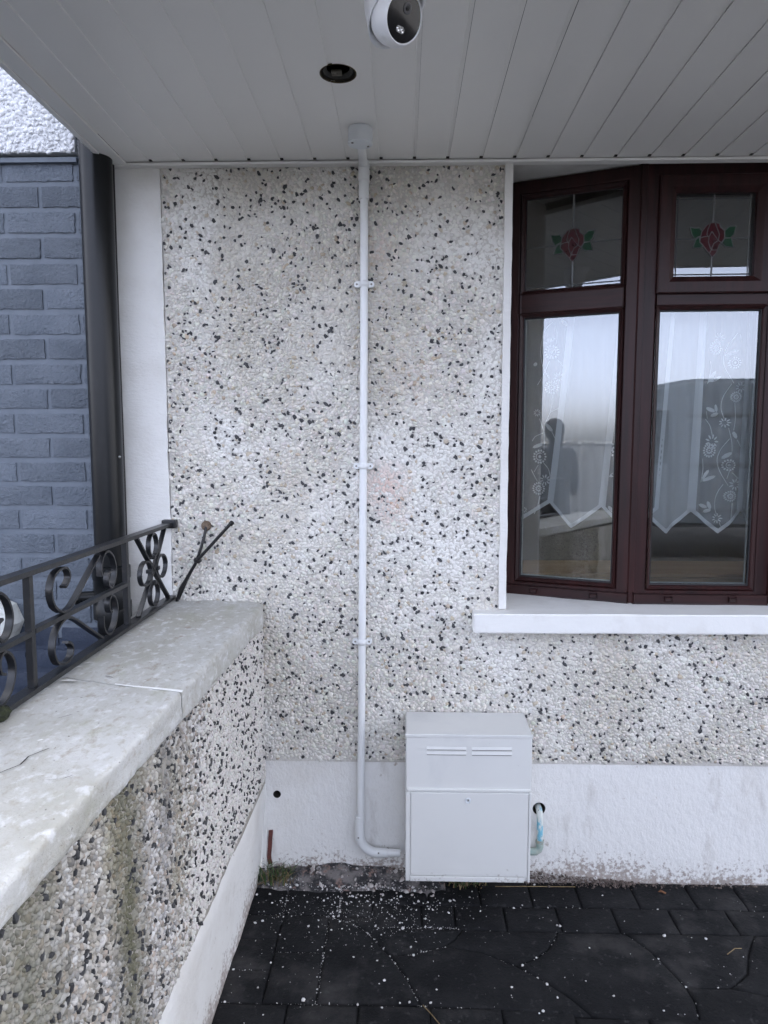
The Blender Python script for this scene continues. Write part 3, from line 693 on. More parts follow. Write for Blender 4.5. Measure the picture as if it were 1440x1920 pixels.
BEAD = [(0, .0), (.002, .0035), (.010, -.004), (.013, -.012), (.013, -.02)]
def light(fc, kind, um, uM, flowers=True):
    """one facet: frame, transom, glass above and below; kind 'fixed' or 'casement' top light"""
    zb, zt = .905, 2.258
    fr = ring('window_frame', fc, um, uM, zb, zt, FRAME, M['mahogany'], bw)
    bar('transom', fc, um + .0415, uM - .0415, 1.836, 1.902, -.034, -.0005, M['mahogany_h'], fr, .005)
    bar('bottom_rail', fc, um + .001, uM - .001, zb - .0035, zb + .030, -.03, .008, M['mahogany_h'], fr, .004)
    a, b = um + .043, uM - .043
    # lower light
    ring('glazing_bead', fc, a - .001, b + .001, .9485, 1.838, BEAD, M['mahogany'], fr)
    ring('gasket', fc, a + .010, b - .010, .960, 1.827, [(0, -.010), (.0045, -.011), (.0045, -.02)], M['gasket'], fr)
    ring('spacer', fc, a + .013, b - .013, .963, 1.824, [(0, -.030), (.004, -.030), (.004, -.034)], M['cream_bead'], fr)
    pane(fc, a + .008, b - .008, .958, 1.829, -.018, fr)
    for s_ in (.20, .80):
        c = a + (b - a) * s_; dv = bar('drain_cover', fc, c - .011, c + .011, .913, .925, .008, .0135, M['mahogany'], fr, .003)
    # upper light
    if kind == 'casement':
        ring('casement_sash', fc, a - .006, b + .006, 1.872, zt - .035, SASH, M['mahogany'], fr)
        pa, pb, p0, p1 = a + .046, b - .046, 1.924, zt - .087
    else:
        ring('glazing_bead', fc, a - .001, b + .001, 1.900, zt - .042, BEAD, M['mahogany'], fr)
        pa, pb, p0, p1 = a + .012, b - .012, 1.913, zt - .055
    d = -.018
    ring('gasket', fc, pa - .003, pb + .003, p0 - .003, p1 + .003, [(0, d + .006), (.0045, d + .005), (.0045, d)], M['gasket'], fr)
    pane(fc, pa - .003, pb + .003, p0 - .003, p1 + .003, d, fr)
    cu = (pa + pb) / 2; cz = p0 + (p1 - p0) * .47
    strips = [ribbon2(fc, [(cu, p0), (cu, p1)], .0055, d + .0005, None, '', None), ribbon2(fc, [(pa, cz), (pb, cz)], .0040, d + .0005, None, '', None)]
    strips.append(ribbon2(fc, [(pa, p0 + .010), (pb, p0 + .010)], .004, d + .0005, None, '', None))
    if kind == 'casement':
        for q in (pa + .012, pb - .012): strips.append(ribbon2(fc, [(q, p0), (q, p1)], .0035, d + .0005, None, '', None))
        strips.append(ribbon2(fc, [(pa, p1 - .012), (pb, p1 - .012)], .0035, d + .0005, None, '', None))
    V, F = merge(strips); obj('lead_strips', V, F, M['lead'], fr)
    rose(fc, cu, cz, .000270, fr, d + .0015)
    return fr
A0, A1, B1, B2, C1 = (.335, 2.425), (.735, 2.268), (1.200, 2.256), (1.665, 2.268), (2.065, 2.425)
fA, fB, fC, fD = Facet(A0, A1), Facet(A1, B1), Facet(B1, B2), Facet(B2, C1)
light(fA, 'fixed', .012, fA.L - .008)
light(fB, 'casement', .006, fB.L - .040)
light(fC, 'fixed', .040, fC.L - .006); light(fD, 'fixed', .008, fD.L - .012)
def post(p, w0=.016, name='bay_post'):
    V, F = tube_data([(p[0], p[1] + .012, .903), (p[0], p[1] + .012, 2.26)], w0, 6); return obj(name, V, F, M['mahogany'], bw)
post(A1); post(B2)
box('bay_post', 1.162, 1.238, 2.235, 2.29, .904, 2.259, M['mahogany'], bw, .006)
# inside: board, room
box('window_board', .30, 2.10, 2.52, 2.80, .928, .952, M['wood'], None, .003)
wb = bpy.data.objects['window_board']; tag(wb, 'pale wooden window board inside behind the glass', 'window board', kind='thing')
V = [(.0, 2.51, .0), (3., 2.51, .0), (3., 5.2, .0), (.0, 5.2, .0), (.0, 2.51, 2.5), (3., 2.51, 2.5), (3., 5.2, 2.5), (.0, 5.2, 2.5)]
rm = obj('room', V, [(0, 1, 2, 3), (7, 6, 5, 4), (1, 5, 6, 2), (2, 6, 7, 3), (3, 7, 4, 0)], M['room']); struct(rm)
# apron under the bay inside
box('inner_sill', .33, 2.07, 2.495, 2.518, .86, .94, M['wood'], wb)

# ------------------------------------------------------------------ net curtains
def curtain(fc, name, label, xs, zt, seams, kinds, motifs, off=-.13, sw=0.0):
    """pointed café net: seams = (u_top, u_bottom, z_bottom) lines, a point hangs between each two"""
    t = thing(name, label, 'curtain', tuple(fc.P(xs[0], 1.1, off)), group='net curtains behind the window panes')
    def D(u_, z_): return off + .010 * math.sin(u_ * 52 + 1.3) + .004 * math.sin(u_ * 120 + z_ * 3)
    for j in range(len(seams) - 1):
        (a0, a1, za), (b0, b1, zb_), tip = seams[j], seams[j + 1], kinds[j][1]
        nu, nz = 28, 36; V = []; F = []
        def edge(s):   # lower edge of the pennant
            mid = kinds[j][2]
            return za + (tip - za) * (s / mid) ** .92 if s < mid else tip + (zb_ - tip) * ((s - mid) / (1 - mid)) ** 1.08
        def pt(s, r, dd=0.0):
            zl = edge(s); z_ = zt + (zl - zt) * r; k = r * (zl - zt) / (min(za, zb_) - zt); k = min(k, 1.0)
            u_ = (a0 + (a1 - a0) * k) * (1 - s) + (b0 + (b1 - b0) * k) * s; return fc.P(u_, z_, D(u_, z_) + dd), (u_, z_)
        for a in range(nu + 1):
            for b in range(nz + 1): V.append(pt(a / nu, b / nz)[0])
        q = nz + 1
        for a in range(nu):
            for b in range(nz): F.append((a * q + b, (a + 1) * q + b, (a + 1) * q + b + 1, a * q + b + 1))
        obj('net_panel', V, F, M['net_plain' if kinds[j][0] == 'plain' else 'net_sheer'], t, True)
        hw_ = .062 if kinds[j][0] == 'plain' else .075
        H = []
        for s0, s1 in ((0.0, hw_), (1 - hw_, 1.0)):
            V2 = []; F2 = []
            for b in range(nz + 1): V2 += [pt(s0, b / nz, .0015)[0], pt(s1, b / nz, .0015)[0]]
            for b in range(nz): F2.append((2 * b, 2 * b + 1, 2 * b + 3, 2 * b + 2))
            H.append((V2, F2))
        V2 = []; F2 = []
        for a in range(nu + 1):
            s = a / nu; p, (u_, z_) = pt(s, 1.0, .002); V2 += [p, p + Vector((0, 0, .016))]
        for a in range(nu): F2.append((2 * a, 2 * a + 1, 2 * a + 3, 2 * a + 2))
        H.append((V2, F2)); V2, F2 = merge(H); obj('hem', V2, F2, M['net_hem'], t)
    # stitched flowers
    def poly(pts): return ([fc.P(a, b, D(a, b) + .0025) for a, b in pts], [tuple(range(len(pts)))])
    def petal(cx, cz, r0, r1, an, wd):
        c, s = math.cos(an), math.sin(an); out = []
        for k in range(8):
            tt = 2 * PI * k / 8; rr = (r0 + r1) / 2 + (r1 - r0) / 2 * math.cos(tt); ww = wd * math.sin(tt); out.append((cx + c * rr - s * ww, cz + s * rr + c * ww))
        return poly(out)
    for kind, *a in motifs:
        G = []
        if kind == 'daisy':
            cx, cz, r = a
            for k in range(14): G.append(petal(cx, cz, r * .66, r, 2 * PI * k / 14, r * .14))
            G.append(ribbon2(fc, [(cx + r * .5 * math.cos(2 * PI * k / 20), cz + r * .5 * math.sin(2 * PI * k / 20)) for k in range(21)], r * .12, D(cx, cz) + .0025, None, '', None, .0002)); G.append(petal(cx, cz, -r * .22, r * .22, 0, r * .2)); nm = 'lace_flower'
        elif kind == 'mum':
            cx, cz, r = a
            for k in range(16): G.append(petal(cx, cz, r * .62, r, 2 * PI * k / 16, r * .13))
            for k in range(10): G.append(petal(cx, cz, r * .2, r * .55, 2 * PI * (k + .5) / 10, r * .11))
            G.append(petal(cx, cz, -r * .12, r * .12, 0, r * .1)); nm = 'lace_flower'
        elif kind == 'star':
            cx, cz, r = a
            for k in range(9): G.append(petal(cx, cz, r * .35, r, 2 * PI * k / 9, r * .12))
            nm = 'lace_flower'
        elif kind == 'leaf':
            x0, z0, x1, z1 = a; G.append(petal(x0, z0, 0, math.hypot(x1 - x0, z1 - z0), math.atan2(z1 - z0, x1 - x0), .0065)); nm = 'lace_leaf'
        else:
            pts = a[0]; dense = []
            for i_ in range(len(pts) - 1):
                p0 = pts[max(0, i_ - 1)]; p1 = pts[i_]; p2 = pts[i_ + 1]; p3 = pts[min(len(pts) - 1, i_ + 2)]
                for k in range(6):
                    q = k / 6; f = lambda c: .5 * (2 * p1[c] + (p2[c] - p0[c]) * q + (2 * p0[c] - 5 * p1[c] + 4 * p2[c] - p3[c]) * q * q + (3 * p1[c] - p0[c] - 3 * p2[c] + p3[c]) * q ** 3)
                    dense.append((f(0), f(1)))
            dense.append(pts[-1]); V2 = []; F2 = []
            for i_, (x_, z_) in enumerate(dense):
                b_ = dense[min(i_ + 1, len(dense) - 1)]; c_ = dense[max(i_ - 1, 0)]; dx, dz = b_[0] - c_[0], b_[1] - c_[1]; L_ = math.hypot(dx, dz) or 1; dd = D(x_, z_) + .0025
                V2 += [fc.P(x_ - dz / L_ * .0011, z_ + dx / L_ * .0011, dd), fc.P(x_ + dz / L_ * .0011, z_ - dx / L_ * .0011, dd)]
            for i_ in range(len(dense) - 1): F2.append((2 * i_, 2 * i_ + 1, 2 * i_ + 3, 2 * i_ + 2))
            G.append((V2, F2)); nm = 'lace_stem'
        V2, F2 = merge(G); obj(nm, V2, F2, M['lace'], t)
    return t
def za(x, y): return (.026 + (x - 114) * .000405, 1.880 - y * .000413)
def zb2(x, y): return (.0515 + x * .000387, 1.845 - y * .000388)
def conv(f, L):
    out = []
    for k, *a in L:
        if k in ('daisy', 'mum', 'star'): out.append((k, *f(a[0], a[1]), a[2] * .0004))
        elif k == 'leaf': out.append((k, *f(a[0], a[1]), *f(a[2], a[3])))
        else: out.append((k, [f(*p) for p in a[0]]))
    return out
mA = conv(za, [('daisy', 395, 375, 62), ('mum', 400, 665, 60), ('star', 455, 580, 48), ('star', 280, 872, 34), ('daisy', 312, 1240, 64), ('mum', 308, 1510, 60), ('star', 365, 1435, 50), ('star', 180, 1700, 26),
    ('leaf', 325, 300, 420, 262), ('leaf', 515, 165, 460, 110), ('leaf', 415, 1030, 360, 962), ('leaf', 245, 1165, 340, 1130), ('leaf', 240, 480, 268, 455),
    ('stem', [(400, 130), (330, 210), (298, 350), (320, 480), (380, 590)]), ('stem', [(405, 120), (430, 220), (430, 310)]), ('stem', [(440, 435), (490, 500), (510, 560)]), ('stem', [(380, 450), (340, 540), (275, 640)]),
    ('stem', [(412, 730), (395, 870), (350, 970)]), ('stem', [(460, 835), (400, 870), (372, 930)]), ('stem', [(300, 920), (345, 1040), (350, 1180)]), ('stem', [(410, 1030), (445, 1110), (455, 1160)]), ('stem', [(300, 1310), (265, 1370)]),
    ('stem', [(350, 1295), (390, 1340), (405, 1400)]), ('stem', [(235, 1350), (295, 1450)]), ('stem', [(320, 1575), (300, 1670), (272, 1730)]), ('stem', [(340, 1040), (270, 1070), (240, 1110)])])
mA += conv(lambda x, y: za(x + 640, y), [('daisy', 300, 700, 60), ('mum', 290, 1180, 60), ('leaf', 250, 1400, 330, 1360), ('leaf', 250, 1640, 300, 1690)])
mB = conv(zb2, [('mum', 605, 310, 58), ('star', 635, 230, 50), ('daisy', 760, 435, 50), ('leaf', 545, 600, 610, 500), ('leaf', 560, 590, 670, 545), ('leaf', 690, 370, 785, 330), ('mum', 780, 720, 46), ('star', 815, 640, 44),
    ('leaf', 620, 840, 535, 810), ('leaf', 640, 845, 620, 780), ('leaf', 655, 855, 580, 880), ('star', 708, 935, 42), ('star', 605, 1095, 62), ('mum', 585, 1170, 62), ('leaf', 525, 1420, 590, 1335), ('leaf', 525, 1430, 655, 1390),
    ('leaf', 700, 1240, 765, 1185), ('daisy', 750, 1295, 50), ('mum', 770, 1560, 48), ('star', 805, 1460, 52), ('leaf', 800, 1070, 765, 1010), ('leaf', 590, 1660, 500, 1630), ('leaf', 620, 1675, 590, 1605), ('leaf', 625, 1680, 550, 1695), ('star', 682, 1755, 44),
    ('stem', [(770, 190), (700, 300), (685, 440), (755, 605)]), ('stem', [(790, 200), (800, 260)]), ('stem', [(740, 610), (690, 720), (680, 810), (705, 900)]), ('stem', [(560, 420), (565, 500), (540, 610)]), ('stem', [(535, 905), (580, 960), (605, 1045)]),
    ('stem', [(735, 980), (760, 1100), (765, 1180)]), ('stem', [(745, 1070), (680, 1190), (670, 1290), (750, 1470)]), ('stem', [(770, 770), (780, 900), (770, 1000)]), ('stem', [(805, 1080), (845, 1150)]), ('stem', [(520, 1240), (530, 1330), (512, 1440)]),
    ('stem', [(720, 1460), (665, 1570), (660, 1660), (680, 1720)]), ('stem', [(755, 1340), (740, 1410)]), ('stem', [(775, 1360), (830, 1410)]), ('stem', [(785, 1620), (780, 1760)]), ('stem', [(540, 840), (555, 900)]), ('stem', [(705, 1790), (718, 1825)])])
curtain(fA, 'net_curtain', 'white net curtain with lace flowers in the angled pane beside the wall edge', [.05], 1.89,
        [(.035, .012, 1.175), (.207, .144, 1.208), (.372, .317, 1.197), (.53, .50, 1.20)], [('sheer', 1.135, .15), ('plain', 1.120, .42), ('sheer', 1.12, .5)], mA)
curtain(fB, 'net_curtain', 'white net curtain with lace vine down the middle of the casement pane', [.05], 1.89,
        [(.055, .056, 1.200), (.238, .226, 1.187), (.392, .386, 1.190), (.47, .47, 1.19)], [('plain', 1.112, .52), ('sheer', 1.112, .60), ('plain', 1.13, .5)], mB)
curtain(fC, 'net_curtain', 'white net curtain in the next bay pane beyond the casement', [.05], 1.89,
        [(.055, .056, 1.200), (.238, .226, 1.187), (.392, .386, 1.190), (.45, .45, 1.19)], [('plain', 1.112, .52), ('sheer', 1.112, .60), ('plain', 1.13, .5)], mB)

# ------------------------------------------------------------------ black downpipe and cables
dp = thing('downpipe', 'black plastic downpipe running down between brick wall and white corner strip', 'pipe', (-.888, 2.105, 0))
DX, DY = -.8835, 2.105
tube('pipe', [(DX, DY, .0), (DX, DY, 8.4)], .0455, M['black_pipe'], dp, 40)
lathe('socket', [(.0458, 0), (.0505, .002), (.0505, .60), (.0480, .606), (.0458, .606)], M['black_pipe'], dp, (DX, DY, 2.275))
box('pipe_bracket', DX - .052, DX + .058, 2.10, 2.172, 2.262, 2.272, M['black_pipe'], dp, .002)
lathe('branch_collar', [(.0458, 0), (.056, .002), (.056, .05), (.053, .055), (.053, .12), (.056, .125), (.056, .16), (.0458, .165)], M['black_pipe'], dp, (DX, DY, .885))
lathe('branch_stub', [(.018, 0), (.018, .085), (.0215, .086), (.0215, .10), (.014, .101)], M['black_pipe'], dp, (DX, DY - .01, .955), (-.93, -.36, 0), 24)
lathe('branch_cap', [(.03, .03), (.034, .04), (.034, .075), (.028, .078)], M['black_pipe'], dp, (DX, DY, .955), (.55, -.83, 0), 24)
for zz in (2.19, 1.30): lathe('bracket_screw', [(.004, 0), (.004, .003), (.002, .004)], M['screw'], dp, (DX + .045, 2.09, zz + .075), (0, -1, 0), 10)
c1 = tube('cable', [(-.850, 2.135, .92), (-.849, 2.137, 1.3), (-.850, 2.136, 1.8), (-.849, 2.137, 2.222)], .0070, M['black_plastic'], None, 10)
tag(c1, 'thin black cable clipped up the edge of the white corner strip', 'cable')
c2 = thing('tied_cable', 'stub of black twin cable with a cut end sticking out above the coping', 'cable', (-.703, 2.165, .925))
tube('cable_lead', [(-.704, 2.162, .922), (-.690, 2.156, .965), (-.660, 2.150, 1.010), (-.630, 2.146, 1.058), (-.580, 2.138, 1.110), (-.522, 2.130, 1.172)], .0050, M['black_plastic'], c2, 10)
tube('cable_lead', [(-.699, 2.164, .930), (-.668, 2.156, .995), (-.636, 2.150, 1.050), (-.624, 2.152, 1.085), (-.614, 2.158, 1.120), (-.609, 2.176, 1.160)], .0045, M['black_plastic'], c2, 10)
lathe('cable_tie', [(.0095, -.004), (.0115, -.002), (.0115, .004), (.0095, .006)], M['black_plastic'], c2, (-.633, 2.148, 1.054), (.5, -.05, .8), 12)
lathe('cable_end', [(.0055, 0), (.0075, .002), (.0075, .012), (.004, .014)], M['black_plastic'], c2, (-.524, 2.130, 1.168), (.65, -.1, .7), 12)
lathe('grommet', [(.016, 0), (.0155, .004), (.006, .006)], mat('rusty_grommet', (.20, .15, .11), .9, (.09, .06, .04), 90), c2, (-.609, 2.1765, 1.160), (0, -1, 0), 16)
# white fixture on the neighbour's wall
wf = thing('wall_fixture', 'white plastic fixture on the dark bricks behind the railing scroll', 'fixture', (-1.275, 2.11, .85))
lathe('cover', [(.078, 0), (.078, .045), (.070, .062), (.045, .066), (.0, .067)], mat('white_fixture', (.62, .64, .62), .5, (.36, .36, .33), 20, .5, .7), wf, (-1.272, 2.170, .858), (0, -1, 0), 8)
lathe('vent_slot', [(.024, 0), (.024, .004), (.012, .005)], M['black_plastic'], wf, (-1.275, 2.1035, .865), (0, -1, 0), 16)

# ------------------------------------------------------------------ wrought iron railing
rl = thing('iron_railing', 'low black wrought iron railing with scrolls along the garden wall', 'railing', (-.722, 1.3, .925))
RX = -.722
def strip(name, pts, wd=.013, th=.005, m=None, parent=rl, x=RX):
    n = len(pts); V = []; F = []
    for i, (y, z) in enumerate(pts):
        a = pts[max(0, i - 1)]; b = pts[min(n - 1, i + 1)]; dy, dz = b[0] - a[0], b[1] - a[1]; L = math.hypot(dy, dz) or 1; ny, nz = -dz / L * th / 2, dy / L * th / 2
        V += [(x - wd / 2, y + ny, z + nz), (x + wd / 2, y + ny, z + nz), (x + wd / 2, y - ny, z - nz), (x - wd / 2, y - ny, z - nz)]
    for i in range(n - 1):
        a, b = 4 * i, 4 * i + 4
        for k in range(4): F.append((a + k, a + (k + 1) % 4, b + (k + 1) % 4, b + k))
    F += [(3, 2, 1, 0), tuple(range(4 * n - 4, 4 * n))]
    bm = bmesh.new(); vb = [bm.verts.new(p) for p in V]
    for f in F: bm.faces.new([vb[k] for k in f])
    o = from_bm(name, bm, M['black_iron'], parent); set_smooth_angle(o.data, 35); return o
def cr(pts, k=7):
    out = []
    for i in range(len(pts) - 1):
        p0 = pts[max(0, i - 1)]; p1 = pts[i]; p2 = pts[i + 1]; p3 = pts[min(len(pts) - 1, i + 2)]
        for j in range(k):
            q = j / k; out.append(tuple(.5 * (2 * p1[c] + (p2[c] - p0[c]) * q + (2 * p0[c] - 5 * p1[c] + 4 * p2[c] - p3[c]) * q * q + (3 * p1[c] - p0[c] - 3 * p2[c] + p3[c]) * q ** 3) for c in (0, 1)))
    return out + [pts[-1]]
strip('top_rail', [(2.176, 1.166), (1.95, 1.1665), (1.5, 1.168), (1.0, 1.172), (.2, 1.176)], .026, .010)
strip('bottom_rail', [(2.17, .936), (1.6, .937), (1.0, .938), (.2, .94)], .026, .010)
box('wall_fixing', RX - .02, RX + .024, 2.150, 2.176, 1.154, 1.180, M['black_iron'], rl, .004)
for py in (.86, 1.330, 1.810): box('post', RX - .007, RX + .007, py - .0075, py + .0075, .942, 1.162, M['black_iron'], rl, .001)
UP = [(1.468, 1.112), (1.480, 1.116), (1.492, 1.130), (1.484, 1.148), (1.461, 1.154), (1.428, 1.146), (1.410, 1.119), (1.418, 1.086), (1.445, 1.065), (1.478, 1.060), (1.515, 1.075), (1.57, 1.108), (1.645, 1.152)]
LOOP = [(1.652, 1.100), (1.655, 1.130), (1.672, 1.150), (1.697, 1.153), (1.724, 1.135), (1.737, 1.103), (1.728, 1.075), (1.706, 1.062), (1.690, 1.074), (1.692, 1.096), (1.706, 1.103)]
for dy in (0, -.475, -.95):
    strip('mid_rail', [(1.338 + dy, 1.052), (1.803 + dy, 1.050)], .016, .010)
    for path in (UP, LOOP):
        strip('scroll', cr([(y + dy, z) for y, z in path]), .014, .005); strip('scroll', cr([(y + dy, 2.104 - z) for y, z in path]), .014, .005)
strip('cross_bar', cr([(1.890, 1.160), (1.95, 1.105), (2.012, 1.050), (2.075, .995), (2.135, .943)], 4), .013, .006); strip('cross_bar', cr([(2.118, 1.160), (2.07, 1.108), (2.012, 1.052), (1.95, .998), (1.885, .943)], 4), .013, .0055)
def loop(cy, cz, ry, rz, st):
    return [(cy + ry * math.cos(st + t * 2 * PI / 24 * 1.0), cz + rz * math.sin(st + t * 2 * PI / 24)) for t in range(25)]
for cy, cz, ry, rz in [(2.012, 1.122, .034, .034), (2.012, .980, .034, .034), (1.948, 1.051, .042, .034), (2.077, 1.051, .042, .034)]:
    strip('ring', loop(cy, cz, ry, rz, .4), .013, .0045)
for cy, cz in [(2.012, 1.088), (2.012, 1.014), (1.985, 1.051), (2.04, 1.051)]: box('collar', RX - .009, RX + .009, cy - .008, cy + .008, cz - .006, cz + .006, M['black_iron'], rl, .002)

# ------------------------------------------------------------------ conduit, saddles, junction box
cn = thing('conduit', 'white plastic conduit running down the pebbledash to the meter cabinet', 'conduit', (-.12, 2.155, 1.2))
CY = 2.156
def CX(z): return -.1145 - .017 * ((2.13 - z) / 1.93) ** 1.4 if z < 2.13 else -.1145
tube('pipe', [(CX(z), CY, z) for z in np.linspace(2.16, .170, 24)], .0118, M['conduit'], cn, 20)
lathe('coupling', [(.0118, 0), (.0148, .001), (.0148, .052), (.0165, .054), (.0165, .108), (.012, .110)], M['conduit'], cn, (-.1150, CY - .001, 2.125))
tube('soffit_run', [(-.1155, 2.150, 2.222), (-.1155, 2.10, 2.2205), (-.114, 2.02, 2.2185), (-.113, 1.975, 2.2175)], .0125, M['conduit'], cn, 20)
ex, ez, er = CX(.2) - .002, .200, .058
bend = [(ex, CY, .215)] + [(ex + er * (1 - math.cos(t)), CY, .166 - er * math.sin(t)) for t in np.linspace(0, PI / 2, 12)] + [(ex + er + .012, CY, .108)]
tube('elbow', bend, .0150, M['conduit'], cn, 20)
lathe('elbow_socket', [(.0118, 0), (.0142, .001), (.0142, .036), (.012, .037)], M['conduit'], cn, (ex, CY, .195))
lathe('elbow_socket', [(.0118, 0), (.0142, .001), (.0142, .026), (.012, .027)], M['conduit'], cn, (ex + er + .004, CY, .108), (1, 0, 0))
tube('pipe', [(ex + er + .01, CY, .108), (-.004, CY, .109)], .0122, M['conduit'], cn, 20)
for p in [(ex - .004, .166), (ex + er + .002, .116)]: lathe('elbow_screw', [(.0028, 0), (.0026, .001), (.001, .0015)], M['screw'], cn, (p[0], CY - .0148, p[1]), (0, -1, 0), 10)
for zz in (1.884, 1.346, .800):
    x0 = CX(zz); t_ = thing('saddle_clip', {1.884: 'white saddle clip, topmost of three holding the conduit', 1.346: 'white saddle clip, middle one of three holding the conduit', .8: 'white saddle clip, lowest of three holding the conduit'}[zz], 'clip', (x0, 2.165, zz), group='saddle clips on the conduit')
    V = []; F = []; prof = []
    for t in np.linspace(0, PI, 15): prof.append((x0 + .0145 * math.cos(PI - t) * 1.0, CY + .002 - .0145 * math.sin(t)))
    for px, py in prof: V += [(px, py, zz - .009), (px, py, zz + .009), (px * 1 + (px - x0) * -.12, py + .0018, zz + .009), (px + (px - x0) * -.12, py + .0018, zz - .009)]
    for k in range(14):
        a = 4 * k
        for j in range(4): F.append((a + j, a + (j + 1) % 4, a + 4 + (j + 1) % 4, a + 4 + j))
    obj('strap', V, F, M['conduit'], t_, True)
    for s_ in (-1, 1):
        bm = bmesh.new(); pts = [(x0 + s_ * .013, -.009)] + [(x0 + s_ * (.0215 + .009 * math.cos(t)), .009 * math.sin(t)) for t in np.linspace(-PI / 2, PI / 2, 9)] + [(x0 + s_ * .013, .009)]
        f = bm.faces.new([bm.verts.new((a, 2.158, zz + b)) for a, b in pts]); r = bmesh.ops.extrude_face_region(bm, geom=[f])
        for v_ in [g_ for g_ in r['geom'] if isinstance(g_, bmesh.types.BMVert)]: v_.co.y += .016
        lug = from_bm('lug', bm, M['conduit'], t_); lathe('screw', [(.0032, 0), (.003, .0012), (.001, .0016)], M['screw'], lug, (x0 + s_ * .0215, 2.158, zz), (0, -1, 0), 12)
jb = thing('junction_box', 'round grey-white junction box on the soffit above the conduit', 'junction box', (-.113, 1.945, SZ))
lathe('box_body', [(.0315, 0), (.0325, -.004), (.0325, -.032), (.0315, -.034)], M['jbox'], jb, (-.113, 1.945, SZ - .0005), seg=40)
lathe('lid', [(.0312, -.0345), (.0325, -.0355), (.0325, -.0395), (.031, -.041)], M['jbox'], jb, (-.113, 1.945, SZ), seg=40)
for dx, dy in ((-.020, -.012), (.020, .012)): lathe('lid_screw', [(.0034, 0), (.0032, -.0012), (.001, -.0016)], M['screw'], jb, (-.113 + dx, 1.945 + dy, SZ - .041), seg=12)

# ------------------------------------------------------------------ turret camera under the soffit
sc_ = thing('security_camera', 'white turret security camera with black glass face under the soffit', 'security camera', (-.012, 1.355, SZ))
CC = Vector((-.014, 1.352, SZ - .060)); fn = Vector((.62, -.66, -.43)).normalized()
seg = 56; V = []; F = []; side = Vector((fn.x, fn.y, 0)).normalized()
prof = [(0.0, .0570, 0), (.004, .0585, 0), (.25, .0585, 1), (.6, .0560, 1), (1.0, .0495, 1)]
for t, r, _ in prof:
    for k in range(seg):
        a = 2 * PI * k / seg; dvec = Vector((math.cos(a), math.sin(a), 0)); low = .056 - .036 * dvec.dot(side)
        V.append(Vector((CC.x, CC.y, SZ - .0005)) + dvec * r + Vector((0, 0, -low * t)))
for t, r in [(.97, .0478), (.5, .046)]:
    for k in range(seg):
        a = 2 * PI * k / seg; dvec = Vector((math.cos(a), math.sin(a), 0)); low = .056 - .036 * dvec.dot(side)
        V.append(Vector((CC.x, CC.y, SZ - .0005)) + dvec * r + Vector((0, 0, -low * t)))
for i in range(6):
    for k in range(seg): k2 = (k + 1) % seg; F.append((i * seg + k, (i + 1) * seg + k, (i + 1) * seg + k2, i * seg + k2))
F.append(tuple(range(seg)))
me = mesh('housing', V, F, M['cam_white']); set_smooth_angle(me, 40); link('housing', me, sc_)
R0 = .0468; ca = .0405
h0 = math.sqrt(R0 ** 2 - ca ** 2)
prof = [(max(R0 * math.sin(t), 1e-5), R0 * math.cos(t)) for t in np.linspace(PI - .01, math.asin(ca / R0), 26)] + [(ca - .0005, h0 + .0012), (ca - .0022, h0 + .0010), (ca - .0024, h0 - .0015)]
bl_ = lathe('ball', prof, M['cam_white'], sc_, CC, fn, 56)
fc_ = lathe('face_glass', [(ca - .0025, h0 - .002), (ca - .003, h0 + .0002), (.02, h0 + .0010), (.0, h0 + .0012)], M['cam_glass'], sc_, CC, fn, 48)
q = Vector((0, 0, 1)).rotation_difference(fn); up = (Vector((0, 0, 1)) - fn * fn.z).normalized(); rt = up.cross(fn) * -1
rt = fn.cross(up) * -1 if (fn.cross(up) * -1).x > 0 else fn.cross(up)
def face(a, b, h_=.0): return CC + rt * a + up * b + fn * (h0 + .0012 + h_)
lathe('lens_ring', [(.0090, 0), (.0090, .0008), (.0062, .0009), (.0060, .0003), (.0044, .0002)], M['lens'], fc_, face(.001, .015), fn, 28)
lathe('lens', [(.0042, .0002), (.003, .0010), (.0, .0013)], M['cam_glass'], fc_, face(.001, .015), fn, 24)
bm = bmesh.new(); pts = []
for s_, st in ((1, -PI / 2), (-1, PI / 2)):
    for t in np.linspace(0, PI, 9): pts.append((s_ * .0045 + .0052 * math.cos(st + t), .0052 * math.sin(st + t)))
f = bm.faces.new([bm.verts.new(face(-.003 + a, -.019 + b, .0004)) for a, b in pts]); from_bm('led_window', bm, mat('led_window', (.30, .31, .31), .12, metal=.6), fc_)
for a in (-.0078, .0018): lathe('led', [(.0038, .0005), (.0030, .0012), (.0, .0004)], M['chrome'], fc_, face(a, -.0195), fn, 18)

# ------------------------------------------------------------------ gas meter cabinet
mb = thing('meter_cabinet', 'white plastic gas meter cabinet fixed low on the wall', 'meter cabinet', (.197, 2.1, .107))
X0, X1, YF, Z0, Z1 = .0115, .3835, 2.018, .107, .558
# side profile with a sloping lid
prof = [(YF, Z0), (YF, Z1 - .002), (YF + .004, Z1 + .004), (2.171, Z1 + .014), (2.171, Z0)]
bm = bmesh.new(); L = len(prof); va = [bm.verts.new((X0, y, z)) for y, z in prof]; vb = [bm.verts.new((X1, y, z)) for y, z in prof]
bm.faces.new(va); bm.faces.new(vb[::-1])
for k in range(L): bm.faces.new([va[k], vb[k], vb[(k + 1) % L], va[(k + 1) % L]])
bmesh.ops.recalc_face_normals(bm, faces=bm.faces); bmesh.ops.bevel(bm, geom=[e for e in bm.edges if e.calc_face_angle(0) > .5], offset=.0035, segments=3, affect='EDGES')
from_bm('cabinet_body', bm, M['meter'], mb)
box('lid_lip', X0 - .0015, X1 + .0015, YF - .0022, YF + .006, Z1 - .0045, Z1 + .0055, M['meter'], mb, .0015)
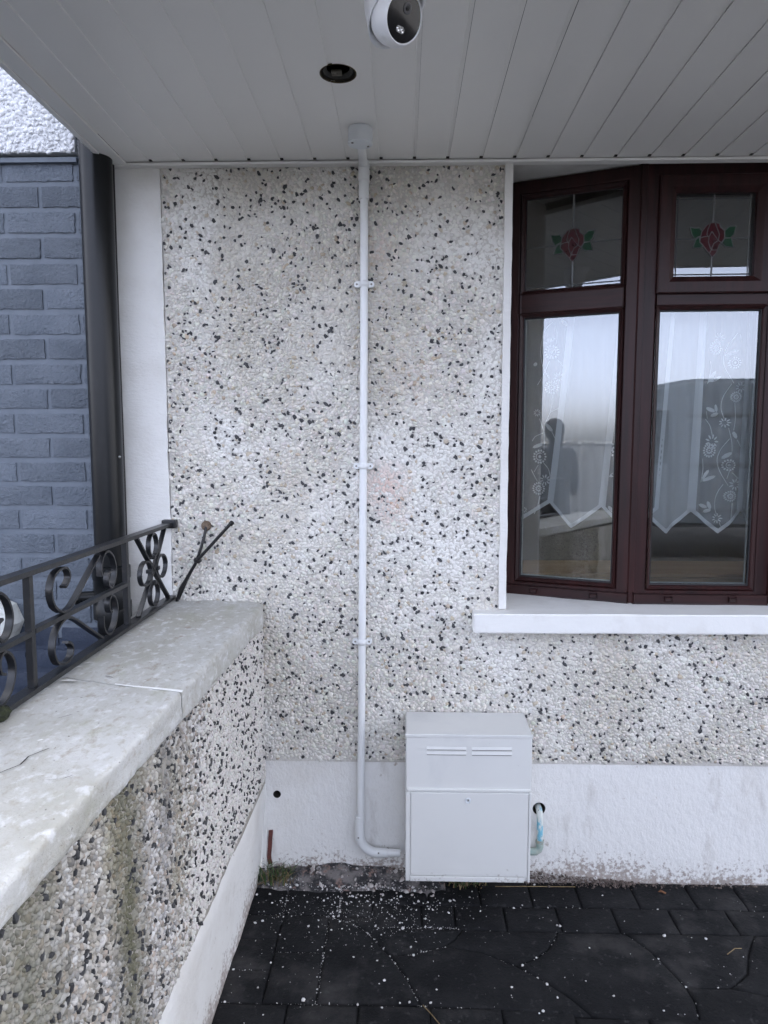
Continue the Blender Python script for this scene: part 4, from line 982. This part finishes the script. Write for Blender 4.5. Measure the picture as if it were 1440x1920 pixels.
# louvres: sloping blades over dark slots
for xa, xb in ((.073, .190), (.206, .324)):
    for zz in (.517, .502):
        V = [(xa, YF - .0004, zz + .0085), (xb, YF - .0004, zz + .0085), (xb, YF - .0024, zz), (xa, YF - .0024, zz), (xa, YF + .001, zz), (xb, YF + .001, zz)]
        obj('louvre', V, [(0, 3, 2, 1), (3, 4, 5, 2), (0, 4, 3), (1, 2, 5)], M['meter'], mb)
        box('louvre_slot', xa + .001, xb - .001, YF - .0006, YF + .002, zz - .0028, zz - .0004, M['screw'], mb)
# raised surround and door
DZ0, DZ1, DXa, DXb = .128, .388, .0265, .3745
box('door_rail', X0 + .004, X1 - .003, YF - .0055, YF + .003, DZ1 + .001, DZ1 + .0085, M['meter'], mb, .0015)
box('door_rail', X0 + .0005, DXa - .002, YF - .0055, YF + .003, Z0 + .001, DZ1 - .0005, M['meter'], mb, .0015)
box('door_rail', DXb + .0015, X1 - .0005, YF - .0055, YF + .003, Z0 + .001, DZ1 - .0005, M['meter'], mb, .0015)
box('door_rail', DXa - .001, DXb - .008, YF - .0065, YF + .003, Z0 + .0005, DZ0 - .0045, M['meter'], mb, .0018)
dr = box('door', DXa, DXb, YF - .0050, YF + .002, DZ0 - .003, DZ1 - .002, M['meter'], mb, .0022)
lathe('lock', [(.0092, -.001), (.0092, .0004), (.0086, .0004), (.0084, .0030), (.0062, .0034), (.0056, .0008), (.0, .0008)], M['jbox'], dr, (.196, YF - .005, .362), (0, -1, 0), 28)
box('lock_slot', .1945, .1985, YF - .0066, YF - .0054, .3605, .3665, M['screw'], dr, .0004)
# ------------------------------------------------------------------ old service pipe beside it
bp = thing('service_pipe', 'old pipe with peeling blue paint coming out of a hole beside the cabinet', 'pipe', (.441, 2.16, .12))
tube('pipe', [(.4395, 2.235, .249), (.4395, 2.185, .2485), (.4395, 2.170, .243), (.4400, 2.163, .230), (.4405, 2.162, .145)], .0100, M['blue_pipe'], bp, 18)
tube('elbow', [(.4405, 2.162, .148), (.4405, 2.162, .134), (.437, 2.162, .123), (.428, 2.162, .117), (.400, 2.163, .116), (.375, 2.163, .116)], .0118, mat('verdigris', (.42, .45, .40), .7, (.25, .36, .33), 50), bp, 18)
lathe('nut', [(.0102, 0), (.0135, .001), (.0135, .010), (.0102, .011)], mat('old_brass', (.30, .27, .20), .6, (.30, .42, .42), 80), bp, (.4405, 2.162, .146), (0, 0, 1), 6)
# ------------------------------------------------------------------ chips, weeds, small litter
CHIPS = [(-0.202,2.144,0.0083),(-0.415,2.098,0.0044),(-0.23,2.081,0.0039),(-0.455,2.092,0.005),(-0.433,1.962,0.0055),(-0.413,1.971,0.0055),(-0.274,1.951,0.005),(-0.174,1.944,0.0033),(-0.351,1.914,0.0033),(-0.357,1.802,0.0039),(-0.454,1.775,0.0044),(-0.374,1.713,0.0033),(-0.25,1.676,0.0066),(-0.449,1.664,0.0039),(0.027,1.873,0.0044),(0.034,1.84,0.005),(-0.132,1.83,0.0039),(-0.045,1.747,0.005),(-0.058,1.735,0.0028),(0.004,1.95,0.0055),(-0.005,1.973,0.0044),(0.072,1.993,0.0044),(0.08,2.051,0.0033),(0.053,2.073,0.0055),(0.04,2.108,0.0055),(0.151,2.079,0.0055),(0.162,2.084,0.0039),(-0.104,2.108,0.0055),(-0.126,2.096,0.0044),(-0.142,2.087,0.0044),(-0.031,2.079,0.0039),(-0.098,2.05,0.0028),(0.021,1.675,0.0044),(0.075,1.674,0.0044),(-0.048,1.655,0.0044),(-0.003,1.672,0.0033),(0.017,1.753,0.0028),(-0.097,1.925,0.0033),(-0.223,1.867,0.0028),(0.427,2.166,0.005),(0.631,2.118,0.0033),(0.467,1.971,0.0055),(0.459,1.975,0.0039),(0.758,1.939,0.0055),(0.873,1.929,0.005),(0.781,2.055,0.0033),(0.33,1.81,0.0044),(0.373,1.841,0.0039),(0.288,1.732,0.0044),(0.383,1.745,0.0044),(0.401,1.7,0.0039),(0.355,1.654,0.005),(0.546,1.709,0.0039),(0.709,1.845,0.0033),(0.744,1.744,0.0039),(0.53,1.884,0.0028),(0.448,2.055,0.0028),(0.371,2.064,0.0028),(0.827,1.744,0.0028),(0.834,1.933,0.0022),(0.344,1.649,0.0028)]

def chip_mesh():
    bm = bmesh.new(); bmesh.ops.create_icosphere(bm, subdivisions=1, radius=1)
    for v_ in bm.verts: v_.co *= random.uniform(.65, 1.15); v_.co.z *= .6
    me = bpy.data.meshes.new('render_chip'); bm.to_mesh(me); bm.free(); me.materials.append(M['chip']); return me
cms = [chip_mesh() for _ in range(6)]
bigc = max(range(len(CHIPS)), key=lambda k: CHIPS[k][2])
for k, (x, y, r) in enumerate(CHIPS):
    zz = r * .35 if y < 2.10 or x > .13 else r * .35 + .012
    o = link('render_chip', cms[k % 6], None, (x, y, zz)); o.scale = (r, r, r); o.rotation_euler = (0, 0, random.uniform(0, 6))
    tag(o, 'largest white render chip, lying below the conduit on the paving joint' if k == bigc else 'small white render chip lying loose on the black paving', 'chip', None if k == bigc else 'loose render chips on the paving')
# fine crumbs, thickest below the conduit and in the joints
def crumbs(name, X, Y, Z, R, m, label, cat):
    n = len(X); me = dome_mesh(name, np.array(X), np.array(Y), np.stack([np.zeros(n), np.zeros(n), np.array(Z)], 1), (1, 0, 0), (0, 1, 0), (0, 0, 1), np.array(R), np.array(R) * .9, None, m, seg=5, ang=.55, aspect=(.35, 1.))
    o = link(name, me); tag(o, label, cat, kind='stuff'); return o
n = 900; a = rng.normal(-.12, .16, n); b = 2.13 - np.abs(rng.normal(0, .15, n)); k = (a > -.455) & (b > 1.3); a, b = a[k], b[k]
a2 = rng.uniform(-.45, 1.1, 230); b2 = rng.uniform(1.5, 2.12, 230)
def joint(path, n_, sp=.0035):
    P = np.array(path); d = np.r_[0, np.cumsum(np.hypot(*np.diff(P, axis=0).T))]; t = rng.uniform(0, d[-1], n_)
    return np.interp(t, d, P[:, 0]) + rng.normal(0, sp, n_), np.interp(t, d, P[:, 1]) + rng.normal(0, sp, n_)
JX, JY = [], []
for path, n_ in [(arc1, 170), ([(-.46, 2.137), (-.09, 2.137), (-.03, 2.125)], 330), ([(-.19, 2.136), (-.19, 2.006)], 150), ([(-.36, 2.13), (-.36, 2.01)], 50), ([(-.217, 2.0), (-.217, 1.67)], 90), (arc2, 50), (arc4[:4], 55), (arc5, 25), ([(-.09, 1.961), (.16, 1.960)], 130), ([(-.46, 2.005), (-.2, 2.005)], 60), ([(-.35, 1.85), (-.22, 1.85)], 45), ([(-.46, 1.668), (.18, 1.664)], 70), (arc3, 25), ([(.30, 2.06), (1.1, 2.06)], 25), ([(-.47, 1.78), (-.36, 1.78)], 25)]:
    x_, y_ = joint(path, n_); JX.append(x_); JY.append(y_)
jx, jy = np.concatenate(JX), np.concatenate(JY)
X = np.r_[a, a2, jx]; Y = np.r_[b, b2, jy]
Rr = np.clip(rng.lognormal(-7.1, .6, X.size), .0004, .0036)
Zz = np.r_[np.full(a.size + a2.size, .0005), np.full(jx.size, -.0045)] + np.where((Y > 2.10) & (X < .13), .014, 0)
fx = rng.normal(-.14, .15, 110); fy = 2.125 - np.abs(rng.normal(0, .07, 110)); kf = (fx > -.44) & (fx < .3); fx, fy = fx[kf], fy[kf]     # larger flakes fallen by the wall
X = np.r_[X, fx]; Y = np.r_[Y, fy]; Zz = np.r_[Zz, np.where(fy > 2.10, .015, .001)]; Rr = np.r_[Rr, np.clip(rng.lognormal(-5.85, .35, fx.size), .0018, .0060)]
crumbs('render_crumbs', X, Y, Zz, Rr, M['chip'], 'white render crumbs and dust scattered over the black paving', 'crumbs')
X = np.r_[rng.uniform(.39, .75, 800), rng.uniform(.7, 1.3, 200), rng.uniform(-.44, .05, 260)]; e = np.clip(1 - (X - .39) / .42, .12, 1)
Y = 2.181 - np.abs(rng.normal(0, .012, X.size)); Z = np.where(X > .38, rng.uniform(0, .045, X.size) * e, .03 + rng.uniform(0, .02, X.size))
crumbs('soil_crumbs', X, Y - .0, Z, np.clip(rng.lognormal(-6.2, .45, X.size), .0010, .0055), M['soil'], 'brown soil and grit heaped along the foot of the wall', 'soil')
X = np.clip(rng.normal(-.08, .12, 110), -.44, .1); Y = rng.uniform(2.10, 2.172, 110)
crumbs('rubble', X, Y, np.clip((Y - 2.10) * .75, 0, .05), np.clip(rng.lognormal(-5.6, .55, 110), .0015, .012), mat('rubble', (.55, .53, .51), .9, (.30, .25, .23), 60, bump=.6, bscale=120), 'grey and pinkish mortar rubble heaped under the conduit elbow', 'rubble')
def tuft(name, label, c, n_, rad, hgt, green):
    t = thing(name, label, 'weeds', c)
    for nm, m, share in (('green_blades', M['green_blade'], green), ('dry_blades', M['dry_blade'], 1 - green)):
        V = []; F = []
        for _ in range(max(1, int(n_ * share))):
            an = random.uniform(0, 2 * PI); r0 = rad * random.random() ** .7; x, y = c[0] + r0 * math.cos(an), c[1] + r0 * math.sin(an) * .45
            hh = hgt * random.uniform(.45, 1.1) * (1 if nm[0] == 'g' else .55); le = random.uniform(.3, 1.1) * hh * (1 if nm[0] == 'g' else 1.6); da = random.uniform(0, 2 * PI); wd = random.uniform(.0012, .0024)
            px, py = -math.sin(da) * wd, math.cos(da) * wd; s = len(V)
            for k in range(6):
                q = k / 5; w_ = 1 - q ** 2; cx, cy = x + math.cos(da) * le * q ** 1.8, y + math.sin(da) * le * q ** 1.8 * .6; cy = min(cy, 2.168); z = c[2] + hh * (1.35 * q - .55 * q ** 2.4)
                V += [(cx - px * w_, cy - py * w_, z), (cx + px * w_, cy + py * w_, z)]
            for k in range(5): F.append((s + 2 * k, s + 2 * k + 1, s + 2 * k + 3, s + 2 * k + 2))
        obj(nm, V, F, m, t)
    return t
tuft('grass_tuft', 'tuft of green and dry grass in the corner below the bare red brick', (-.405, 2.145, .012), 105, .062, .080, .5)
tuft('grass_tuft', 'thin grass tuft growing from the gap under the meter cabinet', (.21, 2.165, .0), 90, .07, .040, .45)
bm = bmesh.new(); bmesh.ops.create_icosphere(bm, subdivisions=3, radius=1)
for v_ in bm.verts:
    v_.co *= 1 + .25 * noise3(*v_.co, 3.5, 2) + .15 * noise3(*v_.co, 9, 2); v_.co = Vector((-.722 + v_.co.x * .020, 1.205 + v_.co.y * .028, .936 + v_.co.z * .014))
o = from_bm('moss_clump', bm, M['moss'], None, True); tag(o, 'dark moss clump on the coping edge below the railing', 'moss')
bm = bmesh.new(); pts = [(0, 0), (.012, .007), (.024, .008), (.034, .002), (.026, -.006), (.012, -.007)]
vb = [bm.verts.new((.810 + a * .8, 2.135 + b * .9, .004 + .004 * math.sin(a * 150))) for a, b in pts]; bm.faces.new(vb); r = bmesh.ops.extrude_face_region(bm, geom=bm.faces[:])
for v_ in [g_ for g_ in r['geom'] if isinstance(g_, bmesh.types.BMVert)]: v_.co.z += .001
o = from_bm('dead_leaf', bm, M['leaf']); tag(o, 'curled brown dead leaf on the paving near the wall', 'leaf')
for nm, lab, pts in [('dry_stem', 'long pale dry stem lying along the paving below the cabinet', [(.30, 2.150, .004), (.42, 2.152, .005), (.555, 2.155, .004)]), ('dry_stem', 'short pale dry stem on the paving at the picture bottom', [(.055, 1.664, .003), (.075, 1.635, .004), (.098, 1.60, .003)]), ('dry_stem', 'bent pale dry stem on the paving below the window', [(.905, 1.865, .003), (.935, 1.885, .006), (.955, 1.889, .003)]), ('dry_stem', 'thin dry stem caught in the corner grass by the garden wall', [(-.46, 2.128, .012), (-.43, 2.135, .02), (-.38, 2.150, .028)])]:
    o = tube(nm, pts, .0012, M['dry_blade'], None, 6); tag(o, lab, 'stem', 'dry stems on the paving')

# ------------------------------------------------------------------ the street behind the viewer, mirrored in the panes
vn = thing('parked_van', 'grey-blue panel van parked in the street, seen mirrored in the casement pane', 'van', (3.6, -5.4, 0))
vy0, vy1 = -6.3, -4.35; GZ = -.06
side_ = [(x_ - 1.45, z_) for x_, z_ in [(2.55, .42), (2.55, .95), (2.75, 1.12), (3.30, 1.25), (3.85, 1.95), (4.15, 2.16), (4.6, 2.24), (7.6, 2.24), (7.75, 2.1), (7.78, .42)]]
bm = bmesh.new(); va = [bm.verts.new((x, vy0, z + GZ)) for x, z in side_]; vb = [bm.verts.new((x, vy1, z + GZ)) for x, z in side_]; L = len(side_)
bm.faces.new(va); bm.faces.new(vb[::-1])
for k in range(L): bm.faces.new([va[k], vb[k], vb[(k + 1) % L], va[(k + 1) % L]])
bmesh.ops.recalc_face_normals(bm, faces=bm.faces); bmesh.ops.bevel(bm, geom=list(bm.edges), offset=.06, segments=3, affect='EDGES'); from_bm('body', bm, M['van'], vn)
obj('side_window', [(2.10, vy1 + .006, 1.22 + GZ), (2.90, vy1 + .006, 1.22 + GZ), (2.90, vy1 + .006, 1.86 + GZ), (2.53, vy1 + .006, 1.86 + GZ)], [(0, 1, 2, 3)], M['van_glass'], vn)
obj('windscreen', [(1.89, vy0 + .15, 1.30), (1.89, vy1 - .15, 1.30), (2.33, vy1 - .2, 1.86), (2.33, vy0 + .2, 1.86)], [(0, 1, 2, 3)], M['van_glass'], vn)
for z in (.62, 1.18, 1.78): box('side_moulding', 3.1, 6.1, vy1 - .002, vy1 + .012, z + GZ, z + .035 + GZ, M['rubber'], vn, .004)
for x in (3.0, 4.15): box('door_seam', x, x + .012, vy1 - .01, vy1 + .003, .5, 2.05, M['rubber'], vn)
box('wing_mirror', 2.07, 2.25, vy1 + .05, vy1 + .22, 1.28, 1.52, M['rubber'], vn, .03)
for x in (1.85, 5.3):
    for y in (vy1 - .10, vy0 + .10):
        wh = lathe('wheel', [(.18, -.10), (.32, -.10), (.335, -.07), (.335, .07), (.32, .10), (.18, .10)], M['rubber'], vn, (x, y, .335 + GZ), (0, 1, 0), 32)
        lathe('rim', [(.18, -.105), (.17, -.09), (.05, -.095), (.05, .095), (.17, .09), (.18, .105)], M['screw'], wh, (x, y, .335 + GZ), (0, 1, 0), 24)
for y in (vy0 + .25, vy1 - .25): box('headlight', 1.08, 1.15, y - .13, y + .13, .78, .95, M['chrome'], vn, .02)
bw2 = thing('added_dark_wall', 'long grey block wall added across the street to darken the angled pane reflection', 'wall', (-12, -9.2, GZ), kind='thing')  # added so that the pane mirrors a dark wall, not bright ground
box('wall_body', -34, 1.2, -9.4, -9.2, GZ, 1.36, mat('grey_blockwork', (.045, .046, .05), .9, (.03, .03, .033), 2, bump=.6, bscale=20, spec=.2), bw2)
for k in range(24): box('coping_block', -34 + k * 1.4667, -34 + k * 1.4667 + 1.455, -9.44, -9.16, 1.362, 1.43, mat('grey_coping', (.05, .05, .052), .9) if k == 0 else bpy.data.materials['grey_coping'], bw2, .01)
up_ = thing('utility_pole', 'timber utility pole with wires, mirrored at the edge of the angled pane', 'pole', (-17.5, -16., GZ))
tube('shaft', [(-17.5, -16, GZ), (-17.5, -16, 7.5)], [.14, .10], M['timber'], up_, 12)
for z in (7.1, 6.6): box('crossarm', -18.4, -16.6, -16.06, -15.94, z, z + .12, M['timber'], up_, .01)
for k in range(4): tube('wire', [(-18.2 + .5 * k, -16, 7.26), (-9 + .5 * k, -20, 8.6), (0 + .5 * k, -24, 7.2)], .012, M['rubber'], up_, 5)
for lx, ly, lab in [(-9.2, -18.2, 'grey street lamp post mirrored in the angled pane, the taller'), (-9.0, -20.5, 'grey street lamp post mirrored in the angled pane, the shorter')]:
    s_ = thing('street_lamp', lab, 'street lamp', (lx, ly, GZ), 'street lamps mirrored in the panes')
    tube('post', [(lx, ly, GZ), (lx, ly, 3.1)], [.06, .035], M['screw'], s_, 10); tube('bracket', [(lx, ly, 3.05), (lx + .2, ly, 3.2), (lx + .5, ly, 3.22)], .025, M['screw'], s_, 8); box('lamp_head', lx + .4, lx + .85, ly - .09, ly + .09, 3.19, 3.28, M['jbox'], s_, .02)
# a person standing on the drive, mirrored in the angled pane
PX, PY = -2.05, -1.9
J = {'pelvis': (0, 0, .92), 'waist': (0, 0, 1.06), 'chest': (0, -.01, 1.24), 'neck': (0, 0, 1.41), 'head0': (0, .01, 1.48), 'head1': (0, .025, 1.57), 'head2': (0, .01, 1.645),
     'sL': (-.17, 0, 1.36), 'eL': (-.26, -.05, 1.10), 'hL': (-.17, .09, .95), 'sR': (.17, 0, 1.36), 'eR': (.26, -.05, 1.10), 'hR': (.17, .09, .95),
     'tL': (-.09, 0, .88), 'kL': (-.11, .02, .48), 'aL': (-.12, -.02, .09), 'fL': (-.13, .12, .03), 'tR': (.09, 0, .88), 'kR': (.11, .02, .48), 'aR': (.12, -.02, .09), 'fR': (.13, .12, .03)}
RAD = {'pelvis': .15, 'waist': .145, 'chest': .16, 'neck': .06, 'head0': .07, 'head1': .082, 'head2': .06, 'sL': .075, 'sR': .075, 'eL': .055, 'eR': .055, 'hL': .042, 'hR': .042, 'tL': .095, 'tR': .095, 'kL': .062, 'kR': .062, 'aL': .045, 'aR': .045, 'fL': .035, 'fR': .035}
E_ = [('pelvis', 'waist'), ('waist', 'chest'), ('chest', 'neck'), ('neck', 'head0'), ('head0', 'head1'), ('head1', 'head2'), ('chest', 'sL'), ('sL', 'eL'), ('eL', 'hL'), ('chest', 'sR'), ('sR', 'eR'), ('eR', 'hR'), ('pelvis', 'tL'), ('tL', 'kL'), ('kL', 'aL'), ('aL', 'fL'), ('pelvis', 'tR'), ('tR', 'kR'), ('kR', 'aR'), ('aR', 'fR')]
nm = list(J); me = bpy.data.meshes.new('person'); me.from_pydata([(PX + J[k][0], PY - J[k][1], J[k][2] + GZ) for k in nm], [(nm.index(a), nm.index(b)) for a, b in E_], []); me.update()
pe = bpy.data.objects.new('person', me); COL.objects.link(pe); ORG[pe.name] = Vector()
md = pe.modifiers.new('skin', 'SKIN'); md.use_smooth_shade = True
for k, d in zip(nm, me.skin_vertices[0].data): d.radius = (RAD[k], RAD[k] * (.72 if k in ('pelvis', 'waist', 'chest') else 1)); d.use_root = (k == 'pelvis')
pe.modifiers.new('sub', 'SUBSURF').levels = 2; pe.modifiers['sub'].render_levels = 2
bpy.context.view_layer.update(); me2 = bpy.data.meshes.new_from_object(pe.evaluated_get(bpy.context.evaluated_depsgraph_get())); pe.modifiers.clear(); pe.data = me2
me2.materials.clear(); me2.materials.append(M['cloth']); me2.materials.append(M['skin'])
for p in me2.polygons: p.material_index = 1 if p.center.z > 1.52 + GZ else 0; p.use_smooth = True
tag(pe, 'person in a dark jacket turned away, hands in pockets, mirrored faintly in the angled pane', 'person')
bm = bmesh.new(); bmesh.ops.create_uvsphere(bm, u_segments=20, v_segments=14, radius=1)
for v_ in bm.verts: v_.co = Vector((PX + v_.co.x * .098, PY + .018 + v_.co.y * .105, 1.61 + GZ + v_.co.z * .105 * (1 if v_.co.z > 0 else 1.3) )) 
bmesh.ops.delete(bm, geom=[v_ for v_ in bm.verts if v_.co.y < PY - .045 and v_.co.z < 1.63 + GZ], context='VERTS'); from_bm('hair', bm, M['hair'], pe, True)
